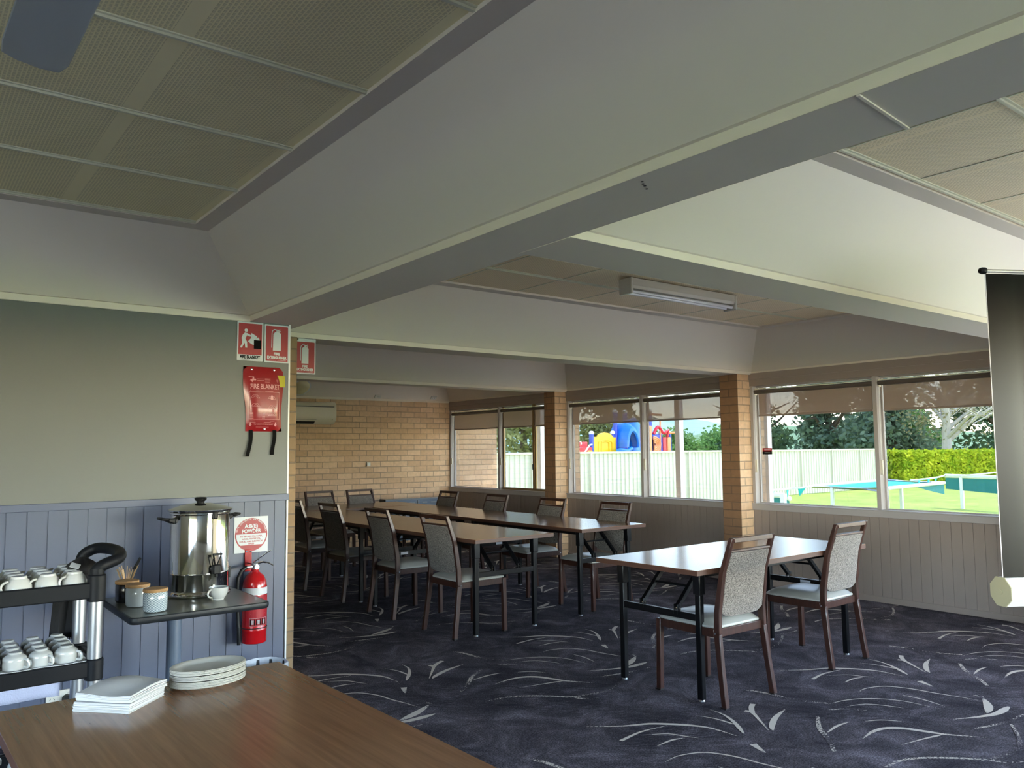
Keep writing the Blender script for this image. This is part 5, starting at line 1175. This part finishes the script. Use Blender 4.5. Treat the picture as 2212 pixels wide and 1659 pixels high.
# ------------------------------------------------------------------ playground
PYL = 24.0
def pg(x, y, yy=PYL): return at(1220+.16275*x, 840+.16275*y, 'y', yy)
M['pblue'] = mat('play_blue', (32, 70, 190), .4, coat=.3); M['pred'] = mat('play_red', (222, 34, 60), .4, coat=.3); M['pyel'] = mat('play_yellow', (250, 196, 4), .4, coat=.3)
M['porange'] = mat('play_orange', (240, 150, 96), .4, coat=.3); M['pcyan'] = mat('slide_sky_blue', (20, 120, 226), .25, coat=.6); M['ppink'] = mat('pink_print', (226, 120, 180), .4)
pc = pg(700, 800); o = empty('playground_tower', (pc.x, PYL, GROUND), 0, 'blue red and yellow playground tower with slides beyond the fence', 'playground')
OFF = Vector((-pc.x, -PYL, -GROUND))
def pb(name, m): # part builder bound to the tower
    q = MB(); q.T = Matrix.Translation(OFF); return q
for x, yt in ((375, 570), (655, 565), (217, 705), (690, 285), (820, 290), (1148, 285), (1287, 565), (1408, 572)):
    t_ = pg(x, yt); q = pb(0, 0); q.tube([(t_.x, PYL+.1, GROUND), (t_.x, PYL+.1, t_.z-.08)], .10, 14); po = q.build('post', M['pblue'], o)
    q = pb(0, 0); q.lathe([(.108,-.10),(.108,-.02),(.06,.03),(0,.04)], (t_.x, PYL+.1, t_.z), 14); q.build('post_cap', M['white'], po)
a, b_ = pg(390, 850), pg(680, 640); top = pg(535, 580); q = pb(0, 0); w_ = (b_.x-a.x)/2; cx = (a.x+b_.x)/2; P = [(a.x, PYL, GROUND+1.0), (b_.x, PYL, GROUND+1.0), (b_.x, PYL, b_.z), (cx+w_*.72, PYL, b_.z)]
P += [(cx+w_*.72*math.cos(PI*k/14), PYL, b_.z+(top.z-b_.z)*math.sin(PI*k/14)) for k in range(1, 14)] + [(cx-w_*.72, PYL, b_.z), (a.x, PYL, b_.z)]
q.prism(P, (0,.06,0)); yp = q.build('yellow_panel', M['pyel'], o, bevel=.02)
q = pb(0, 0)
for s in (.62, .34): q.tube([(cx-w_*s, PYL-.01, a.z-.4)]+[(cx+w_*s*math.cos(PI-PI*k/10), PYL-.01, b_.z-.25+(top.z-b_.z)*s*math.sin(PI*k/10)) for k in range(11)]+[(cx+w_*s, PYL-.01, a.z-.4)], .025, 6)
q.build('raised_arch', M['pyel'], yp)
a, b_ = pg(195, 860), pg(365, 775); q = pb(0, 0); q.box(a.x, b_.x, PYL, PYL+.06, a.z-.7, b_.z); q.box(a.x, a.x+.45, PYL, PYL+.06, b_.z, b_.z+.22); q.build('red_panel', M['pred'], o, bevel=.02)
a, b_ = pg(300, 860), pg(360, 818); q = pb(0, 0); q.box(a.x, b_.x, PYL-.05, PYL-.001, a.z-.5, b_.z); q.build('yellow_block', M['pyel'], o, bevel=.02)
q = pb(0, 0); q.tube([pg(262, 850, PYL-.2), pg(300, 790, PYL-.2), pg(330, 748, PYL-.2), pg(362, 738, PYL-.2)], .035, 8); q.build('hand_rail', M['white'], o)
# slide hood: a half shell around an oval opening, and the big tube beside it
c = pg(800, 700); rx = (pg(895, 700).x-pg(700, 700).x)/2; rz = c.z-pg(800, 450).z; rz = abs(rz)
q = pb(0, 0); n = 24; rings = []
for j, (s, d) in enumerate(((.60, -.45), (.66, -.52), (.82, -.48), (.96, -.25), (1.0, .1), (1.0, .5))):
    rings.append([(c.x+rx*s*math.cos(PI*k/n), PYL+d, c.z-.25+(rz+.25)*s*math.sin(PI*k/n)) for k in range(n+1)])
vs = [p for r in rings for p in r]; m_ = n+1; q.add(vs, [(j*m_+k, j*m_+k+1, (j+1)*m_+k+1, (j+1)*m_+k) for j in range(5) for k in range(n)])
h_ = q.build('slide_hood', M['pcyan'], o)
q = pb(0, 0); q.box(c.x-rx*.98, c.x+rx*.98, PYL+.45, PYL+.52, GROUND+.9, c.z-.2); q.box(c.x-rx, c.x-rx*.62, PYL-.35, PYL+.4, GROUND+.9, c.z-.25); q.build('hood_wall', M['pblue'], o)
q = pb(0, 0); a = pg(755, 800); q.box(a.x, a.x+.28, PYL+.35, PYL+.42, GROUND+1, c.z+.2); q.build('pale_pillar', M['porange'], o)
q = pb(0, 0); a = pg(835, 800); q.prism([(a.x, PYL+.3, a.z-.6), (a.x+.75, PYL+.3, a.z-.6), (a.x+.10, PYL+.3, c.z+.42)], (0,.05,0)); q.build('red_fin', M['pred'], o)
q = pb(0, 0); q.tube([pg(690, 830, PYL-.4), pg(740, 812, PYL-.5), pg(830, 825, PYL-.5), pg(885, 790, PYL-.4)], .09, 10); q.build('slide_lip', M['pcyan'], o)
a, b_ = pg(885, 850), pg(1012, 450); q = pb(0, 0); q.tube([((a.x+b_.x)/2, PYL+.2, GROUND+.6), ((a.x+b_.x)/2, PYL+.2, b_.z-.1), ((a.x+b_.x)/2-.1, PYL+.25, b_.z+.15)], [(b_.x-a.x)/2]*2+[(b_.x-a.x)/2*.7], 20); q.build('slide_tube', M['pcyan'], o)
q = pb(0, 0); xs_ = pg(970, 650); n = 15; rd = (b_.x-a.x)/2+.01
for k in range(n):
    z0_ = pg(970, 785-17.5*k).z; q.bar((xs_.x-.16-.05*(k % 2), PYL+.2-rd+.10, z0_), (xs_.x+.14+.06*(k % 3), PYL+.2-rd+.10, z0_+.05), .03, .04)
q.build('side_print', M['ppink'], o)
a, b_ = pg(1088, 830), pg(1135, 490); q = pb(0, 0); q.box(a.x, b_.x, PYL-.1, PYL-.02, GROUND+1, b_.z); q.build('orange_panel', M['porange'], o, bevel=.03)
a, b_ = pg(1172, 840), pg(1268, 602); q = pb(0, 0); q.box(a.x, b_.x, PYL, PYL+.06, GROUND+1, b_.z); bp_ = q.build('blue_panel', M['pblue'], o, bevel=.02)
cc = pg(1185, 740); R0 = abs(pg(1185, 640).z-cc.z)
q = pb(0, 0)
for s in (1, .76, .52, .28): q.tube([(max(a.x+.03, cc.x+R0*1.15*s*math.cos(2*PI*k/28)), PYL-.02, cc.z+R0*s*math.sin(2*PI*k/28)) for k in range(28)], .045, 6, closed=True)
q.build('spiral_wheel', M['porange'], bp_)
q = pb(0, 0); a, b_ = pg(1180, 600), pg(1300, 590); q.tube([a]+[Vector((a.x+(b_.x-a.x)*k/8, PYL, a.z+.32*math.sin(PI*k/8))) for k in range(1, 8)]+[b_], .07, 8); q.build('red_arch', M['pred'], o)
a, b_ = pg(1310, 850), pg(1398, 640); q = pb(0, 0); q.box(a.x, b_.x-.25, PYL, PYL+.08, GROUND+.9, b_.z); q.tube([(a.x, PYL-.05, b_.z+.15), (a.x+.3, PYL-.05, b_.z+.32), (b_.x-.25, PYL-.05, b_.z)], .07, 8); q.build('red_slide', M['pred'], o, bevel=.02)
q = pb(0, 0); q.box(b_.x-.22, b_.x, PYL-.05, PYL+.08, GROUND+.9, b_.z); q.build('orange_post', M['porange'], o, bevel=.02)
q = pb(0, 0); q.tube([pg(1290, 588), pg(1400, 582), pg(1460, 583), pg(1482, 600), pg(1490, 630), pg(1492, 830)], .05, 10); q.build('loop_rail', M['porange'], o)
q = pb(0, 0); q.tube([pg(1266, 840), pg(1266, 420)], .035, 8); q.tube([pg(1115, 338), pg(1280, 345)], .05, 8); q.build('orange_rail', M['porange'], o)
q = pb(0, 0); a, b_ = pg(680, 300), pg(1150, 300); q.box(pg(690,800).x, pg(1148,800).x, PYL+.15, PYL+1.2, GROUND+1.05, GROUND+1.15); q.build('deck', M['pblue'], o)
ob = o
# ------------------------------------------------------------------ shade frames, pennants
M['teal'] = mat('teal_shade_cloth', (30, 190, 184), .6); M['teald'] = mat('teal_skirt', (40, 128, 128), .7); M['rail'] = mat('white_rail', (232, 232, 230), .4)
def q1(x, y): return (1630+.26311*x, 930+.26311*y)
def hz(x, y, z): u, v = q1(x, y); return at(u, v, 'z', z)
A, B, C_, D_ = hz(480, 457, .50), hz(1085, 408, .50), hz(1555, 430, .50), hz(1000, 484, .50)
o = empty('shade_frame', (A.x, A.y, GROUND), 0, 'teal cloth stretched flat over a white frame on the lawn', 'shade frame'); T_1 = Matrix.Translation((-A.x, -A.y, -GROUND))
q = MB(); q.T = T_1; q.add([p-Vector((0,0,.02)) for p in (A, B, C_, D_)] + [p-Vector((0,0,.035)) for p in (A, B, C_, D_)], [(0,1,2,3),(7,6,5,4)]); q.build('cloth', M['teal'], o)
q = MB(); q.T = T_1; q.tube([A, B, C_, D_], .045, 8, closed=True); q.build('rail', M['rail'], o)
q = MB(); q.T = T_1; m1 = D_.lerp(C_, .5)
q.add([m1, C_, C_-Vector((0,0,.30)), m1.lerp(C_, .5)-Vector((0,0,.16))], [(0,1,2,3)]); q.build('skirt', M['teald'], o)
for p in (A.lerp(D_, .32), D_.lerp(C_, .33), B): q = MB(); q.T = T_1; q.box(p.x-.032, p.x+.032, p.y-.032, p.y+.032, GROUND, .49); q.build('post', M['rail'], o)
A2, B2 = hz(1565, 372, .55), hz(2212, 392, .55); o = empty('shade_frame', (A2.x, A2.y, GROUND), 0, 'white railed frame with hanging teal skirt, on the lawn beside the black screen', 'shade frame'); T_1 = Matrix.Translation((-A2.x, -A2.y, -GROUND))
q = MB(); q.T = T_1; q.tube([A2, B2], .06, 8); q.build('rail', M['rail'], o)
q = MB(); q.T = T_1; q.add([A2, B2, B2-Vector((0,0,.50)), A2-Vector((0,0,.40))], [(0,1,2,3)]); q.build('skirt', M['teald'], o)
p = A2.lerp(B2, .22); q = MB(); q.T = T_1; q.box(p.x-.045, p.x+.045, p.y-.045, p.y+.045, GROUND, .54); q.build('post', M['rail'], o)
A3, B3 = hz(60, 523, .40), hz(235, 533, .40); o = empty('shade_frame', (B3.x, B3.y, GROUND), 0, 'small railed frame with teal skirt low beside the near brick pillar', 'shade frame'); T_1 = Matrix.Translation((-B3.x, -B3.y, -GROUND))
C3 = hz(285, 560, .30)
q = MB(); q.T = T_1; q.tube([A3, B3, C3], .06, 8); q.build('rail', M['rail'], o)
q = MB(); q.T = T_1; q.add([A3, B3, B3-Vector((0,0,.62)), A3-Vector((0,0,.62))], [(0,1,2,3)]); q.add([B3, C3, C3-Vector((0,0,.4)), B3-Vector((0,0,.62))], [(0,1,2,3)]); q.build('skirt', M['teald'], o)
q = MB(); q.T = T_1; q.box(B3.x-.05, B3.x+.05, B3.y-.05, B3.y+.05, GROUND, .39); q.build('post', M['rail'], o)
def bunting(pts, flags, lb):
    P = [hz(x, y, z) for x, y, z in pts]; o = empty('pennant_line', P[0], 0, lb, 'bunting', 'pennant lines on the lawn'); q = MB(); q.T = Matrix.Translation(-P[0]); q.tube(P, .022, 6); q.build('cord', M['rail'], o)
    for f in flags:
        k = int(f); p = P[k].lerp(P[k+1], f-k); d = (P[k+1]-P[k]).normalized(); q = MB(); q.T = Matrix.Translation(-P[0]); q.prism([p-d*.08, p+d*.08, p-d*.05-Vector((0,0,.17))], (0,.01,0)); q.build('pennant', M['teal'], o)
bunting([(60,498,.62),(160,490,.62),(300,476,.60),(400,468,.62),(480,455,.56)], [.9, 1.8, 2.9], 'white cord with teal pennants reaching the lawn frame from the near brick pillar')
bunting([(1280,408,.60),(1400,398,.60),(1500,385,.62),(1562,370,.64),(1700,372,.66),(1850,360,.70),(1965,345,.74),(2212,330,.74)], [.6, 1.3, 1.9], 'white cord with teal pennants running past the hedge toward the black screen')

# ------------------------------------------------------------------ light
wd = bpy.data.worlds.new('world'); scene.world = wd; wd.use_nodes = True; nt = wd.node_tree; bg = nt.nodes['Background']
sky = nt.nodes.new('ShaderNodeTexSky'); sky.sky_type = 'NISHITA'; sky.sun_disc = False; sky.sun_elevation = R_(52); sky.sun_rotation = R_(140); sky.air_density = 1.0; sky.dust_density = .25; sky.altitude = 1200; sky.ozone_density = 3.0
mxs = nt.nodes.new('ShaderNodeMix'); mxs.data_type = 'RGBA'; mxs.blend_type = 'MULTIPLY'; mxs.inputs[0].default_value = 1; mxs.inputs[7].default_value = (1.19, .96, .82, 1); nt.links.new(sky.outputs[0], mxs.inputs[6]); nt.links.new(mxs.outputs[2], bg.inputs[0]); bg.inputs[1].default_value = 6.6
sl_ = bpy.data.lights.new('sun', 'SUN'); sl_.energy = 26; sl_.angle = R_(.6); sl_.color = (1, .93, .80)
so = bpy.data.objects.new('sun', sl_); col.objects.link(so); dv = Vector((-1, .5, -1.834)); so.rotation_euler = dv.to_track_quat('-Z', 'Y').to_euler(); so.location = (20, -10, 25)
scene.view_settings.view_transform = 'Standard'; scene.view_settings.look = 'None'; scene.view_settings.gamma = 1; scene.view_settings.use_curve_mapping = False
scene.view_settings.exposure = 0.1
scene.cycles.use_denoising = True
scene.cycles.max_bounces = 10; scene.cycles.diffuse_bounces = 6; scene.cycles.transparent_max_bounces = 12
try: scene.cycles.sample_clamp_indirect = 8
except Exception: pass
